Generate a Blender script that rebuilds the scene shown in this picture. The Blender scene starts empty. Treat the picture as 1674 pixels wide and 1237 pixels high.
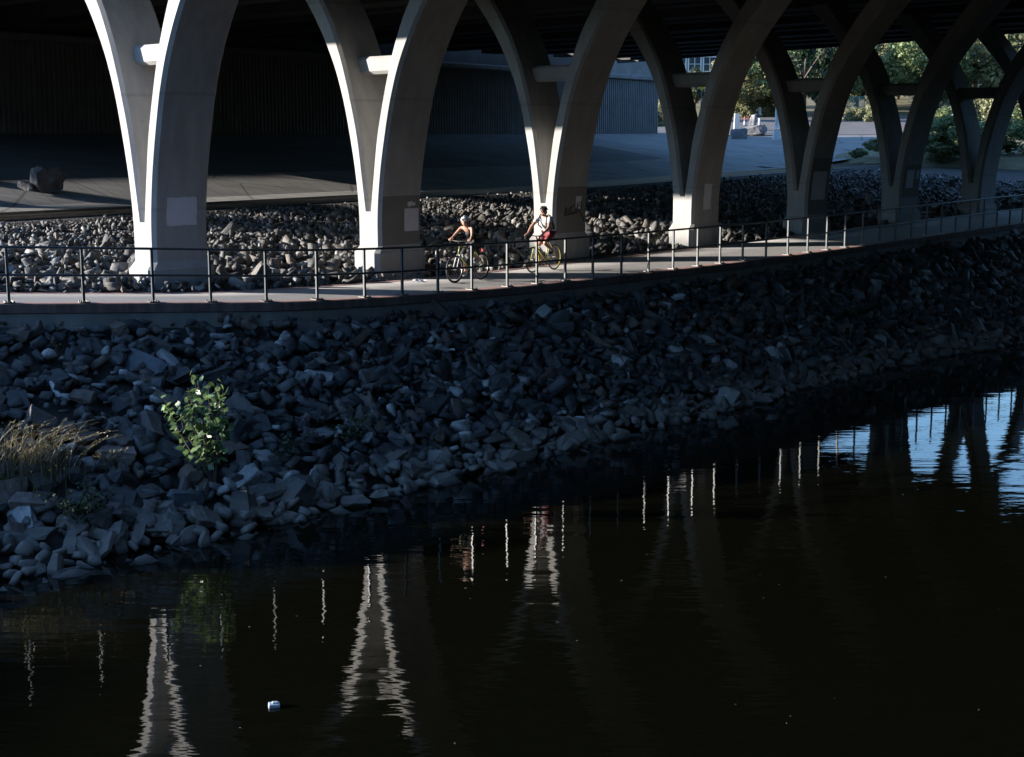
import bpy, bmesh, math, random
import numpy as np
from mathutils import Vector, Matrix, Euler, Quaternion
R = math.radians
random.seed(7); rng = np.random.default_rng(7)
SC = bpy.context.scene; COL = SC.collection

# ------------------------------------------------------------------ camera, sky, sun, exposure
EYE = 6.35                                   # eye height above datum
RIV = .1                                    # river level
TILT = 9.626
FPX = 2325.0                                 # focal length in pixels of a 1674 px wide frame (50 mm)
cd = bpy.data.cameras.new('camera'); cam = bpy.data.objects.new('camera', cd); COL.objects.link(cam)
cam.location = (0, 0, EYE); cam.rotation_euler = (R(90 - TILT), 0, 0)
cd.sensor_width = 36; cd.lens = 36 * FPX / 1674; cd.clip_start = .1; cd.clip_end = 3000
SC.camera = cam
SUN_EL = 12.95
SUN_DIR = Vector((1.0, .0128, 0)).normalized() * math.cos(R(SUN_EL)); SUN_DIR.z = -math.sin(R(SUN_EL))   # way the light travels
w = bpy.data.worlds.new('World'); SC.world = w; w.use_nodes = True
nt = w.node_tree; bg = nt.nodes['Background']; bg.inputs['Strength'].default_value = .15
sk = nt.nodes.new('ShaderNodeTexSky'); sk.sky_type = 'NISHITA'; sk.sun_disc = False
sk.sun_elevation = R(SUN_EL); sk.sun_rotation = math.atan2(-SUN_DIR.x, -SUN_DIR.y)
sk.air_density = 1.0; sk.dust_density = .1; sk.ozone_density = 4.2
nt.links.new(sk.outputs[0], bg.inputs['Color'])
sl = bpy.data.lights.new('sun', 'SUN'); sl.energy = 5.0; sl.angle = R(.5); sl.color = (1, .93, .84)
so = bpy.data.objects.new('sun', sl); COL.objects.link(so); so.location = (-60, 40, 60)
so.rotation_euler = SUN_DIR.to_track_quat('-Z', 'Y').to_euler()
SC.view_settings.view_transform = 'Standard'; SC.view_settings.look = 'None'
SC.view_settings.exposure = 1.75; SC.view_settings.gamma = 1
SC.cycles.max_bounces = 8; SC.cycles.diffuse_bounces = 5; SC.cycles.glossy_bounces = 3
SC.cycles.use_adaptive_sampling = True; SC.cycles.adaptive_threshold = .012
SC.cycles.use_denoising = True
SC.cycles.caustics_reflective = False; SC.cycles.caustics_refractive = False

# ------------------------------------------------------------------ site frame: v along the pier row, u across it towards the river, h relative to the eye
TH = R(44.248)
DV = Vector((math.sin(TH), math.cos(TH), 0)); NU = Vector((math.cos(TH), -math.sin(TH), 0))
OX, OY = -7.8926, 30.5865
def S(v, u, h=0.0): return Vector((OX, OY, EYE + h)) + DV * v + NU * u
def at(x, y, Y):                              # a bearing of the survey photo at distance Y
    a = (x - 837) / FPX; b = -(y - 618.5) / FPX; t = R(TILT)
    r = Vector((a, math.cos(t) + b * math.sin(t), -math.sin(t) + b * math.cos(t)))
    return Vector((0, 0, EYE)) + r * (Y / r.y)
def pix(P):
    t = R(TILT); zc = P[1] * math.cos(t) - (P[2] - EYE) * math.sin(t); yc = P[1] * math.sin(t) + (P[2] - EYE) * math.cos(t)
    return 837 + FPX * P[0] / zc, 618.5 - FPX * yc / zc, zc

def interp(tab):
    xs = np.array([a for a, b in tab], float); ys = np.array([b for a, b in tab], float)
    m = np.gradient(ys, xs)
    def f(x):
        x = np.asarray(x, float); xc = np.clip(x, xs[0], xs[-1])
        i = np.clip(np.searchsorted(xs, xc) - 1, 0, len(xs) - 2); h = xs[i + 1] - xs[i]; t = (xc - xs[i]) / h
        r = (2*t**3-3*t**2+1)*ys[i] + (t**3-2*t**2+t)*h*m[i] + (-2*t**3+3*t**2)*ys[i+1] + (t**3-t**2)*h*m[i+1]
        return r + np.where(x < xs[0], (x - xs[0]) * m[0], 0) + np.where(x > xs[-1], (x - xs[-1]) * m[-1], 0)
    return f
path_h = interp([(-40, -2.55), (-14, -2.72), (-4.5, -2.98), (-1.76, -3.124), (.48, -3.25), (2.9, -3.35), (7.3, -3.44), (11.3, -3.44), (16.4, -3.396), (26.5, -3.246), (33.3, -3.13), (50, -2.95), (140, -2.5)])
near_u = interp([(-40, -14), (-14, -1.5), (-8, 1.05), (-4.5, 2.45), (-3.04, 2.95), (-1.76, 3.27), (-.65, 3.55), (.48, 3.82), (1.66, 3.95), (2.9, 3.98), (5, 3.99), (9, 4.0), (13, 4.06), (17, 4.1), (22, 4.07), (27, 3.95), (33, 3.88), (50, 3.7), (140, 3)])
far_u = interp([(-40, -17), (-14, -4.2), (-8, -1.5), (-3.4, .2), (-1.8, .72), (-.5, 1.1), (.9, 1.24), (2, 1.15), (3.75, 1.02), (5.5, .96), (8, .8), (12, .6), (16, .48), (20, .34), (25, .15), (33, 0), (50, -.3), (140, -1)])
water_u = interp([(-40, 4.0), (-14, 7.5), (-7.6, 8.2), (-3.2, 8.5), (.7, 8.25), (5.6, 8.15), (10.5, 7.9), (16.4, 7.5), (20.4, 7.5), (25.3, 7.9), (49, 8.3), (140, 9.2)])
rail_u = lambda v: -9.4 - .175 * v
def track_h(v): return -2.1 + max(0, v - 30) * .012
WALLU = lambda v: -29.9 - .157 * v

# ------------------------------------------------------------------ node helpers
ALB = .7
def mat(name, build):
    m = bpy.data.materials.new(name); m.use_nodes = True; n = m.node_tree.nodes; l = m.node_tree.links
    b = n['Principled BSDF']; build(n, l, b)
    if name != 'river_water':                                   # base colours scaled down evenly to weaken bounced light
        bc = b.inputs['Base Color']; x = n.new('ShaderNodeMix'); x.data_type = 'RGBA'; x.blend_type = 'MULTIPLY'; x.inputs[0].default_value = 1; x.inputs[7].default_value = (ALB, ALB, ALB, 1)
        if bc.links: l.new(bc.links[0].from_socket, x.inputs[6])
        else: x.inputs[6].default_value = bc.default_value
        l.new(x.outputs[2], bc)
    return m
def N(n, t, **k):
    o = n.new(t)
    for a, v in k.items():
        if a in o.inputs: o.inputs[a].default_value = v
        else: setattr(o, a, v)
    return o
def ramp(n, l, fac, stops):
    r = n.new('ShaderNodeValToRGB'); e = r.color_ramp.elements
    while len(e) < len(stops): e.new(.5)
    for i, (p, c) in enumerate(stops):
        e[i].position = p; e[i].color = (c[0], c[1], c[2], 1) if len(c) == 3 else c
    l.new(fac, r.inputs['Fac']); return r.outputs['Color']
def noise(n, l, vec, scale, detail=5, rough=.55):
    t = N(n, 'ShaderNodeTexNoise', Scale=scale, Detail=detail, Roughness=rough)
    if vec is not None: l.new(vec, t.inputs['Vector'])
    return t.outputs['Fac']
def mixc(n, l, fac, a, b, mode='MIX'):
    m = n.new('ShaderNodeMix'); m.data_type = 'RGBA'; m.blend_type = mode
    for s, v in ((0, fac), (6, a), (7, b)):
        if hasattr(v, 'links'): l.new(v, m.inputs[s])
        else: m.inputs[s].default_value = v if s == 0 else (*v, 1)
    return m.outputs[2]
def bump(n, l, b, h, strength, dist=.02):
    bp = N(n, 'ShaderNodeBump', Strength=strength, Distance=dist); l.new(h, bp.inputs['Height']); l.new(bp.outputs[0], b.inputs['Normal'])
def geo(n): return n.new('ShaderNodeNewGeometry').outputs['Position']
def stretch(n, l, vec, sc, rot=(0, 0, 0)):
    m = N(n, 'ShaderNodeMapping'); m.inputs['Scale'].default_value = sc; m.inputs['Rotation'].default_value = rot
    l.new(vec, m.inputs['Vector']); return m.outputs[0]
def plain(name, col, rough=.6, metal=0.0, nz=.12, sc=6):
    def f(n, l, b):
        c = ramp(n, l, noise(n, l, geo(n), sc), [(.25, tuple(x * (1 - nz) for x in col)), (.75, tuple(min(1, x * (1 + nz)) for x in col))])
        l.new(c, b.inputs['Base Color']); b.inputs['Roughness'].default_value = rough; b.inputs['Metallic'].default_value = metal
    return mat(name, f)

def concrete(name, lo, hi, board=True, pits=True):
    def f(n, l, b):
        g = geo(n)
        c = ramp(n, l, noise(n, l, g, 1.3, 7, .6), [(.3, lo), (.7, hi)])
        st = noise(n, l, stretch(n, l, g, (3.5, 3.5, .35)), 1.2, 5)
        c = mixc(n, l, .35, c, ramp(n, l, st, [(.4, (.62, .6, .57)), (.62, (1, 1, 1))]), 'MULTIPLY')
        hgt = noise(n, l, g, 25, 6)
        if pits:
            v = N(n, 'ShaderNodeTexVoronoi', Scale=5.5); l.new(g, v.inputs['Vector'])
            pt = ramp(n, l, v.outputs['Distance'], [(.035, (.25, .24, .23)), (.085, (1, 1, 1))])
            c = mixc(n, l, .85, c, pt, 'MULTIPLY')
        if pits:
            v2 = N(n, 'ShaderNodeTexVoronoi', Scale=13.0); l.new(g, v2.inputs['Vector']); c = mixc(n, l, .5, c, ramp(n, l, v2.outputs['Distance'], [(.04, (.4, .39, .38)), (.1, (1, 1, 1))]), 'MULTIPLY')
            ln = N(n, 'ShaderNodeTexWave', Scale=.13); ln.wave_type = 'BANDS'; ln.bands_direction = 'Z'; l.new(g, ln.inputs['Vector']); c = mixc(n, l, .35, c, ramp(n, l, ln.outputs['Fac'], [(.0006, (.55, .54, .53)), (.0022, (1, 1, 1))]), 'MULTIPLY')
        l.new(c, b.inputs['Base Color']); b.inputs['Roughness'].default_value = .85
        bump(n, l, b, hgt, .25, .01)
    return mat(name, f)
M = {}
M['pier'] = concrete('pier_concrete', (.4, .39, .375), (.475, .465, .45))
M['dark_paint'] = plain('grey_brown_cover_paint', (.22, .21, .185), .8, 0, .08, 2)
M['light_paint'] = plain('pale_cover_paint', (.76, .74, .8), .8, 0, .06, 3)
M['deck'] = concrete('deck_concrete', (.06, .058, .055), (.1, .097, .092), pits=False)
M['wallc'] = concrete('wall_concrete', (.19, .19, .19), (.28, .28, .28), pits=False)
M['kerbwall'] = concrete('footing_concrete', (.24, .225, .2), (.36, .34, .31), pits=False)
M['white'] = plain('white_paint', (.75, .75, .74), .5, 0, .05)
M['black'] = plain('black_rubber', (.018, .018, .02), .55)
M['rail'] = mat('dark_painted_steel', lambda n, l, b: (l.new(ramp(n, l, noise(n, l, geo(n), 14), [(.3, (.03, .042, .047)), (.7, (.055, .07, .075))]), b.inputs['Base Color']), setattr(b.inputs['Roughness'], 'default_value', .42), setattr(b.inputs['Specular IOR Level'], 'default_value', .7)))
M['steel'] = plain('worn_steel', (.3, .29, .28), .35, .8)

def f_path(n, l, b):
    g = geo(n); c = ramp(n, l, noise(n, l, g, 1.7, 8, .65), [(.3, (.29, .275, .265)), (.7, (.37, .355, .345))])
    c = mixc(n, l, .3, c, ramp(n, l, noise(n, l, g, 60, 3), [(.35, (.7, .7, .7)), (.6, (1, 1, 1))]), 'MULTIPLY')
    l.new(c, b.inputs['Base Color']); b.inputs['Roughness'].default_value = .85; bump(n, l, b, noise(n, l, g, 90, 3), .25, .004)
M['path'] = mat('brushed_path_concrete', f_path)
def f_brick(n, l, b):
    g = geo(n); t = N(n, 'ShaderNodeTexBrick', Scale=5.0); l.new(stretch(n, l, g, (1, 1, 1), (0, 0, TH)), t.inputs['Vector'])
    t.inputs['Color1'].default_value = (.42, .22, .2, 1); t.inputs['Color2'].default_value = (.5, .3, .27, 1); t.inputs['Mortar'].default_value = (.33, .27, .25, 1); t.inputs['Mortar Size'].default_value = .012
    l.new(t.outputs['Color'], b.inputs['Base Color']); b.inputs['Roughness'].default_value = .85
M['brick'] = mat('red_paver_border', f_brick)
def f_cap(n, l, b):
    g = geo(n); c = ramp(n, l, noise(n, l, g, 2.2, 7, .65), [(.3, (.2, .135, .115)), (.7, (.3, .2, .17))])
    st = noise(n, l, stretch(n, l, g, (6, 6, .3)), 1, 4); c = mixc(n, l, .6, c, ramp(n, l, st, [(.42, (.4, .4, .4)), (.6, (1, 1, 1))]), 'MULTIPLY')
    l.new(c, b.inputs['Base Color']); b.inputs['Roughness'].default_value = .9
M['cap'] = mat('rusty_stained_cap', f_cap)
def f_soil(n, l, b):
    g = geo(n); l.new(ramp(n, l, noise(n, l, g, 3, 8, .7), [(.3, (.022, .02, .017)), (.7, (.05, .044, .038))]), b.inputs['Base Color'])
    b.inputs['Roughness'].default_value = .95; bump(n, l, b, noise(n, l, g, 12, 8, .7), .8, .05)
M['soil'] = mat('dark_soil', f_soil)
def f_gravel(n, l, b):
    g = geo(n); v = N(n, 'ShaderNodeTexVoronoi', Scale=14.0); l.new(g, v.inputs['Vector'])
    s = n.new('ShaderNodeSeparateColor'); l.new(v.outputs['Color'], s.inputs[0])
    l.new(ramp(n, l, s.outputs[0], [(.1, (.018, .015, .013)), (.6, (.04, .033, .029)), (.97, (.09, .08, .07))]), b.inputs['Base Color'])
    b.inputs['Roughness'].default_value = .95; bump(n, l, b, v.outputs['Distance'], 1, .05)
M['gravel'] = mat('track_ballast', f_gravel)
def f_apron(n, l, b):
    g = geo(n); c = ramp(n, l, noise(n, l, g, .45, 8, .65), [(.3, (.24, .235, .225)), (.7, (.36, .35, .335))])
    st = noise(n, l, stretch(n, l, g, (.5, 3, 1), (0, 0, .9)), .7, 6); c = mixc(n, l, .5, c, ramp(n, l, st, [(.38, (.55, .54, .52)), (.6, (1, 1, 1))]), 'MULTIPLY')
    v = N(n, 'ShaderNodeTexVoronoi', Scale=.16, feature='DISTANCE_TO_EDGE'); l.new(g, v.inputs['Vector'])
    c = mixc(n, l, .8, c, ramp(n, l, v.outputs['Distance'], [(.004, (.3, .29, .28)), (.009, (1, 1, 1))]), 'MULTIPLY')
    bt = N(n, 'ShaderNodeTexBrick', Scale=.3); bt.inputs['Mortar Size'].default_value = .006; bt.inputs['Color1'].default_value = (1, 1, 1, 1); bt.inputs['Color2'].default_value = (.9, .9, .9, 1); bt.inputs['Mortar'].default_value = (.35, .34, .33, 1); bt.offset = 0
    l.new(stretch(n, l, g, (1, 1, 1), (0, 0, R(56))), bt.inputs['Vector']); c = mixc(n, l, .8, c, bt.outputs['Color'], 'MULTIPLY')
    l.new(c, b.inputs['Base Color']); b.inputs['Roughness'].default_value = .9
M['apron'] = mat('slope_paving', f_apron)
def f_asph(n, l, b):
    g = geo(n); c = ramp(n, l, noise(n, l, g, .5, 8, .65), [(.3, (.13, .118, .115)), (.7, (.19, .172, .165))])
    v = N(n, 'ShaderNodeTexVoronoi', Scale=.22, feature='DISTANCE_TO_EDGE'); l.new(g, v.inputs['Vector'])
    c = mixc(n, l, .8, c, ramp(n, l, v.outputs['Distance'], [(.006, (.4, .4, .4)), (.012, (1, 1, 1))]), 'MULTIPLY')
    l.new(c, b.inputs['Base Color']); b.inputs['Roughness'].default_value = .9
M['asphalt'] = mat('old_asphalt', f_asph)
def f_dry(n, l, b):
    g = geo(n); l.new(ramp(n, l, noise(n, l, g, 1.1, 9, .7), [(.3, (.12, .12, .05)), (.5, (.22, .19, .1)), (.7, (.3, .26, .16))]), b.inputs['Base Color'])
    b.inputs['Roughness'].default_value = .95; bump(n, l, b, noise(n, l, g, 9, 8, .7), .8, .08)
M['drygrass_ground'] = mat('dry_grass_ground', f_dry)

def f_water(n, l, b):
    g = geo(n)
    b.inputs['Base Color'].default_value = (.0025, .0027, .0014, 1)
    b.inputs['Roughness'].default_value = .015; b.inputs['IOR'].default_value = 1.4
    a = noise(n, l, stretch(n, l, g, (.55, 2.2, 1), (0, 0, .12)), 1.1, 3, .5)
    c = noise(n, l, stretch(n, l, g, (1.6, 6.0, 1), (0, 0, -.1)), 1.3, 3, .5)
    calm = ramp(n, l, noise(n, l, stretch(n, l, g, (.08, .25, 1)), 1, 2), [(.35, (.25, .25, .25)), (.65, (1, 1, 1))])
    m1 = N(n, 'ShaderNodeMath', operation='MULTIPLY'); l.new(c, m1.inputs[0]); l.new(calm, m1.inputs[1])
    m2 = N(n, 'ShaderNodeMath', operation='MULTIPLY_ADD'); l.new(m1.outputs[0], m2.inputs[0]); m2.inputs[1].default_value = .28; l.new(a, m2.inputs[2])
    sp = n.new('ShaderNodeSeparateXYZ'); l.new(g, sp.inputs[0]); mr = N(n, 'ShaderNodeMapRange'); l.new(sp.outputs['Y'], mr.inputs['Value'])
    mr.inputs['From Min'].default_value = 17; mr.inputs['From Max'].default_value = 34; mr.inputs['To Min'].default_value = 1.0; mr.inputs['To Max'].default_value = .3    # breeze dies out under the bridge
    m3 = N(n, 'ShaderNodeMath', operation='MULTIPLY'); l.new(m2.outputs[0], m3.inputs[0]); l.new(mr.outputs[0], m3.inputs[1])
    bump(n, l, b, m3.outputs[0], 1.0, .0075)
M['water'] = mat('river_water', f_water)

def rockmat(name, stops, dust):
    def f(n, l, b):
        gi = n.new('ShaderNodeNewGeometry'); oi = n.new('ShaderNodeObjectInfo')
        a = N(n, 'ShaderNodeMath', operation='ADD'); l.new(gi.outputs['Random Per Island'], a.inputs[0]); l.new(oi.outputs['Random'], a.inputs[1])
        fr = N(n, 'ShaderNodeMath', operation='FRACT'); l.new(a.outputs[0], fr.inputs[0])
        c = ramp(n, l, fr.outputs[0], stops)
        tc = n.new('ShaderNodeTexCoord')
        g = gi.outputs['Position']
        nz = noise(n, l, g, 5, 8, .65)
        c = mixc(n, l, .75, c, ramp(n, l, nz, [(.3, (.45, .45, .45)), (.7, (1.35, 1.3, 1.25))]), 'MULTIPLY')
        vn = noise(n, l, stretch(n, l, g, (2, 9, 5), (.7, .4, .3)), 2.2, 5, .7)
        c = mixc(n, l, ramp(n, l, vn, [(.62, (0, 0, 0)), (.72, (.55, .55, .55))]), c, (.42, .41, .4))
        if dust:
            sp = n.new('ShaderNodeSeparateXYZ'); l.new(g, sp.inputs[0])
            m = N(n, 'ShaderNodeMath', operation='MULTIPLY_ADD'); l.new(nz, m.inputs[0]); m.inputs[1].default_value = -.5; l.new(sp.outputs['Z'], m.inputs[2])
            c = mixc(n, l, ramp(n, l, m.outputs[0], [(.1, (.7, .7, .7)), (.5, (0, 0, 0))]), c, (.26, .225, .19))
            c = mixc(n, l, 1, c, ramp(n, l, sp.outputs['Z'], [(.12, (.3, .3, .3)), (.18, (1, 1, 1))]), 'MULTIPLY')
        l.new(c, b.inputs['Base Color']); b.inputs['Roughness'].default_value = .72
        bump(n, l, b, noise(n, l, g, 14, 9, .7), .75, .03)
    return mat(name, f)
M['rock_bank'] = rockmat('bank_rock', [(0, (.025, .026, .028)), (.25, (.055, .057, .06)), (.5, (.1, .102, .105)), (.62, (.13, .092, .068)), (.68, (.19, .15, .125)), (.74, (.045, .047, .05)), (.9, (.13, .133, .136)), (.945, (.24, .24, .242)), (.975, (.5, .5, .5))], True)
M['rock_up'] = rockmat('rubble_rock', [(0, (.05, .048, .047)), (.3, (.1, .098, .096)), (.55, (.16, .157, .153)), (.66, (.2, .165, .13)), (.7, (.085, .083, .08)), (.88, (.2, .197, .195)), (.96, (.4, .385, .37))], False)

# ------------------------------------------------------------------ mesh helpers
class MB:
    def __init__(s): s.v = []; s.f = []; s.mi = []
    def add(s, v, f, mi=0):
        o = len(s.v); s.v += [tuple(p) for p in v]; s.f += [tuple(i + o for i in q) for q in f]; s.mi += [mi] * len(f); return s
    def box(s, c, d, rot=None, mi=0, taper=1.0):
        c = Vector(c); hx, hy, hz = d[0] / 2, d[1] / 2, d[2] / 2; P = []
        for z, t in ((-hz, 1), (hz, taper)):
            for x, y in ((-hx, -hy), (hx, -hy), (hx, hy), (-hx, hy)):
                p = Vector((x * t, y * t, z)); P.append(c + (rot @ p if rot else p))
        return s.add(P, [(3, 2, 1, 0), (4, 5, 6, 7), (0, 1, 5, 4), (1, 2, 6, 5), (2, 3, 7, 6), (3, 0, 4, 7)], mi)
    def sbox(s, v0, v1, u0, u1, h0, h1, mi=0):       # box in site axes
        P = [S(v, u, h) for h in (h0, h1) for v, u in ((v0, u0), (v1, u0), (v1, u1), (v0, u1))]
        return s.add(P, [(0, 1, 2, 3), (7, 6, 5, 4), (4, 5, 1, 0), (5, 6, 2, 1), (6, 7, 3, 2), (7, 4, 0, 3)], mi)
    def tube(s, pts, r, n=8, closed=False, caps=True, mi=0):
        pts = [Vector(p) for p in pts]; k = len(pts); rs = r if isinstance(r, (list, tuple)) else [r] * k
        T = []
        for i in range(k):
            a = pts[(i - 1) % k] if closed or i > 0 else pts[i]; c = pts[(i + 1) % k] if closed or i < k - 1 else pts[i]
            T.append((c - a).normalized())
        up = Vector((0, 0, 1)) if abs(T[0].z) < .9 else Vector((1, 0, 0)); nn = (up - T[0] * up.dot(T[0])).normalized()
        V = []
        for i in range(k):
            if i: nn = (nn - T[i] * nn.dot(T[i])).normalized()
            bb = T[i].cross(nn)
            for j in range(n):
                a = 2 * math.pi * j / n; V.append(pts[i] + (nn * math.cos(a) + bb * math.sin(a)) * rs[i])
        F = []
        for i in range(k if closed else k - 1):
            for j in range(n):
                a = i * n + j; b2 = i * n + (j + 1) % n; c2 = ((i + 1) % k) * n + (j + 1) % n; d2 = ((i + 1) % k) * n + j
                F.append((a, b2, c2, d2))
        if caps and not closed: F += [tuple(range(n - 1, -1, -1)), tuple(range((k - 1) * n, k * n))]
        return s.add(V, F, mi)
    def ball(s, c, r, seg=12, rings=8, mi=0, mtx=None):
        c = Vector(c); rx, ry, rz = r if isinstance(r, (tuple, list)) else (r, r, r); V = []; F = []
        for i in range(rings + 1):
            t = math.pi * i / rings
            for j in range(seg):
                p = 2 * math.pi * j / seg; q = Vector((rx * math.sin(t) * math.cos(p), ry * math.sin(t) * math.sin(p), rz * math.cos(t)))
                V.append(c + (mtx @ q if mtx else q))
        for i in range(rings):
            for j in range(seg): F.append((i * seg + j, (i + 1) * seg + j, (i + 1) * seg + (j + 1) % seg, i * seg + (j + 1) % seg))
        return s.add(V, F, mi)
    def grid(s, rows, mi=0, closed=False):             # loft of equal length rows
        n = len(rows[0]); V = [p for r in rows for p in r]; F = []
        for i in range(len(rows) - 1):
            for j in range(n if closed else n - 1): F.append((i * n + j, i * n + (j + 1) % n, (i + 1) * n + (j + 1) % n, (i + 1) * n + j))
        return s.add(V, F, mi)
    def build(s, name, mats, parent=None, smooth=False):
        me = bpy.data.meshes.new(name); me.from_pydata(s.v, [], s.f); me.update()
        for m in (mats if isinstance(mats, (list, tuple)) else [mats]): me.materials.append(m)
        if any(s.mi): me.polygons.foreach_set('material_index', s.mi)
        if smooth: me.polygons.foreach_set('use_smooth', [True] * len(me.polygons))
        bm = bmesh.new(); bm.from_mesh(me); bmesh.ops.recalc_face_normals(bm, faces=bm.faces); bm.to_mesh(me); bm.free()
        return link(bpy.data.objects.new(name, me), parent)
def link(o, parent=None):
    COL.objects.link(o)
    if parent: o.parent = parent
    return o
def empty(name, loc=(0, 0, 0), rz=0):
    o = bpy.data.objects.new(name, None); COL.objects.link(o); o.location = loc; o.rotation_euler = (0, 0, rz); o.empty_display_size = .3; return o
def tag(o, label=None, cat=None, group=None, kind=None):
    if label: o['label'] = label
    if cat: o['category'] = cat
    if group: o['group'] = group
    if kind: o['kind'] = kind
    return o
def rebase(root, kids):                         # children were built in world space: keep them there under a placed Empty
    inv = (Matrix.Translation(root.location) @ root.rotation_euler.to_matrix().to_4x4()).inverted()
    for k in kids: k.data.transform(inv); k.parent = root
def bevel(o, wd, seg=2):
    m = o.modifiers.new('bevel', 'BEVEL'); m.width = wd; m.segments = seg; m.limit_method = 'ANGLE'; return o

# ------------------------------------------------------------------ the ground
VS = np.concatenate([np.arange(-40, -10, 3), np.arange(-10, 50, .75), np.arange(50, 131, 4)])
def strip(name, fns, m, kind='structure', smooth=True, label=None, cat=None, vs=VS, wob=0):
    b = MB(); rows = []
    for fu, fh in fns: rows.append([S(v, float(fu(v)), float(fh(v)) + (random.uniform(-wob, wob) if wob else 0)) for v in vs])
    b.grid(rows); o = b.build(name, m, smooth=smooth); return tag(o, label, cat, None, kind)
tag(MB().add([(-300, -200, RIV), (500, -200, RIV), (500, 420, RIV), (-300, 420, RIV)], [(0, 1, 2, 3)]).build('river', M['water']), kind='structure')
strip('river_bed', [(lambda v: water_u(v) + 6, lambda v: -8.6), (lambda v: water_u(v) + 70, lambda v: -9.2)], M['soil'])
strip('river_bank', [(lambda v: near_u(v) - .05, lambda v: path_h(v) - .42), (lambda v: near_u(v) + .12, lambda v: path_h(v) - .62),
                     (lambda v: .5 * near_u(v) + .5 * water_u(v), lambda v: .5 * (path_h(v) - .5) - 3.125 - .16), (lambda v: water_u(v) - .1, lambda v: -6.4), (lambda v: water_u(v) + 6, lambda v: -8.6)], M['soil'])
strip('cycle_path', [(lambda v: near_u(v) - .02, path_h), (lambda v: (near_u(v) + far_u(v)) / 2, lambda v: path_h(v) + .015), (lambda v: far_u(v), path_h), (lambda v: far_u(v) - .02, lambda v: path_h(v) - .3)], M['path'])
strip('path_border', [(lambda v: near_u(v) - .02, lambda v: path_h(v) + .005), (lambda v: near_u(v) - .3, lambda v: path_h(v) + .009)], M['brick'])
strip('path_border', [(lambda v: far_u(v) + .3, lambda v: path_h(v) + .009), (lambda v: far_u(v), lambda v: path_h(v) + .005)], M['brick'])
strip('rubble_ground', [(lambda v: far_u(v) + .1, lambda v: path_h(v) - .12), (lambda v: far_u(v) - 1, lambda v: path_h(v) + .05), (lambda v: .5 * far_u(v) + .5 * rail_u(v), lambda v: .5 * path_h(v) + .5 * track_h(v) - .1),
                        (lambda v: rail_u(v) + 1.5, lambda v: track_h(v) - .25)], M['soil'])
strip('track_bed', [(lambda v: rail_u(v) + 2.4, lambda v: track_h(v) - .45), (lambda v: rail_u(v) + .9, lambda v: track_h(v) - .12), (lambda v: rail_u(v) - 2.3, lambda v: track_h(v) - .12), (lambda v: rail_u(v) - 2.6, lambda v: track_h(v) - .2)], M['gravel'])
VA = np.concatenate([np.arange(-26, 62, 2), [62, 66, 70]])
def apron_rise(v): return max(0, v - 40) * .012
M['slope'] = plain('shade_tinted_slope_paving', (.09, .089, .087), .9, 0, .45, .5)  # darker paving copy with the under-deck shade put into its colour
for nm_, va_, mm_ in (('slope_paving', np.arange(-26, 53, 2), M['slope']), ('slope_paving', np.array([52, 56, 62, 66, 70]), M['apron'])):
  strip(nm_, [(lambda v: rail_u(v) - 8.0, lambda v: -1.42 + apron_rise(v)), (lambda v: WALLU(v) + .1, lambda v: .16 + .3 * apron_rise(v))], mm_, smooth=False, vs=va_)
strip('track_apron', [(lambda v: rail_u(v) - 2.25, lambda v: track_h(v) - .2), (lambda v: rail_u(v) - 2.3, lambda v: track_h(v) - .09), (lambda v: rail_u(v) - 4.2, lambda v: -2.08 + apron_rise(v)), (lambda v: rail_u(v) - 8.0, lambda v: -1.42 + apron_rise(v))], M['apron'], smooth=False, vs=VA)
# ground left of the bridge and behind it
b = MB(); b.grid([[S(v, u, h) for v in (-120, -60, -14)] for u, h in ((-12, -2.25), (-18, -1.9), (-40, -1.8), (-200, -1.5))]); tag(b.build('open_ground', M['drygrass_ground']), kind='structure')
strip('lower_ground', [(lambda v: rail_u(v) + 1.2, lambda v: track_h(v) - .5), (lambda v: rail_u(v) - 6, lambda v: track_h(v) - .45), (lambda v: -160, lambda v: track_h(v) - .45)], M['drygrass_ground'], vs=np.arange(-120, 221, 5))
# far ground rising beyond the bridge
def far_h(X, Y): return -1.7 + .064 * (Y - 90) if Y > 80 else -2.34
def fpt(X, Y, dz=0): return Vector((X, Y, EYE + far_h(X, Y) + dz))
b = MB(); xs = np.arange(-60, 261, 8.0); ys = np.concatenate([[96, 100, 110, 120, 135, 150], np.arange(160, 260, 12)])
rows = []
for Y in ys:
    rows.append([Vector((X, Y if Y > 96 else 96, EYE + far_h(X, Y) - .05 + (max(0, Y - 152) * .09) + random.uniform(0, .05))) for X in xs if X >= -4])
rows.insert(0, [Vector((p.x, p.y - 3, EYE - 2.6)) for p in rows[0]])
b.grid(rows); tag(b.build('far_ground', M['drygrass_ground'], smooth=True), kind='structure')
b = MB()   # paved yard between tracks and road, follows the tracks' far side
rows = []
for v in np.arange(58, 128, 4.0):
    rows.append([S(v, rail_u(v) - 2.4 - t, 0) for t in (0, 4, 9, 15, 21, 26)])
for r in rows:
    for i, p in enumerate(r):
        p.z = EYE + max(far_h(p.x, p.y), -1.9) + .02 if i else EYE + track_h(0) + .0 + max(0, far_h(p.x, p.y) + 2.1) * .9
b.grid(rows); tag(b.build('paved_yard', M['apron'], smooth=True), kind='structure')
b = MB(); b.grid([[fpt(X, Y + .12 * (X - 20), .06) for X in np.arange(6, 150, 8)] for Y in (118, 124, 130, 137, 146)]); tag(b.build('road', M['asphalt'], smooth=True), kind='structure')

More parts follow.
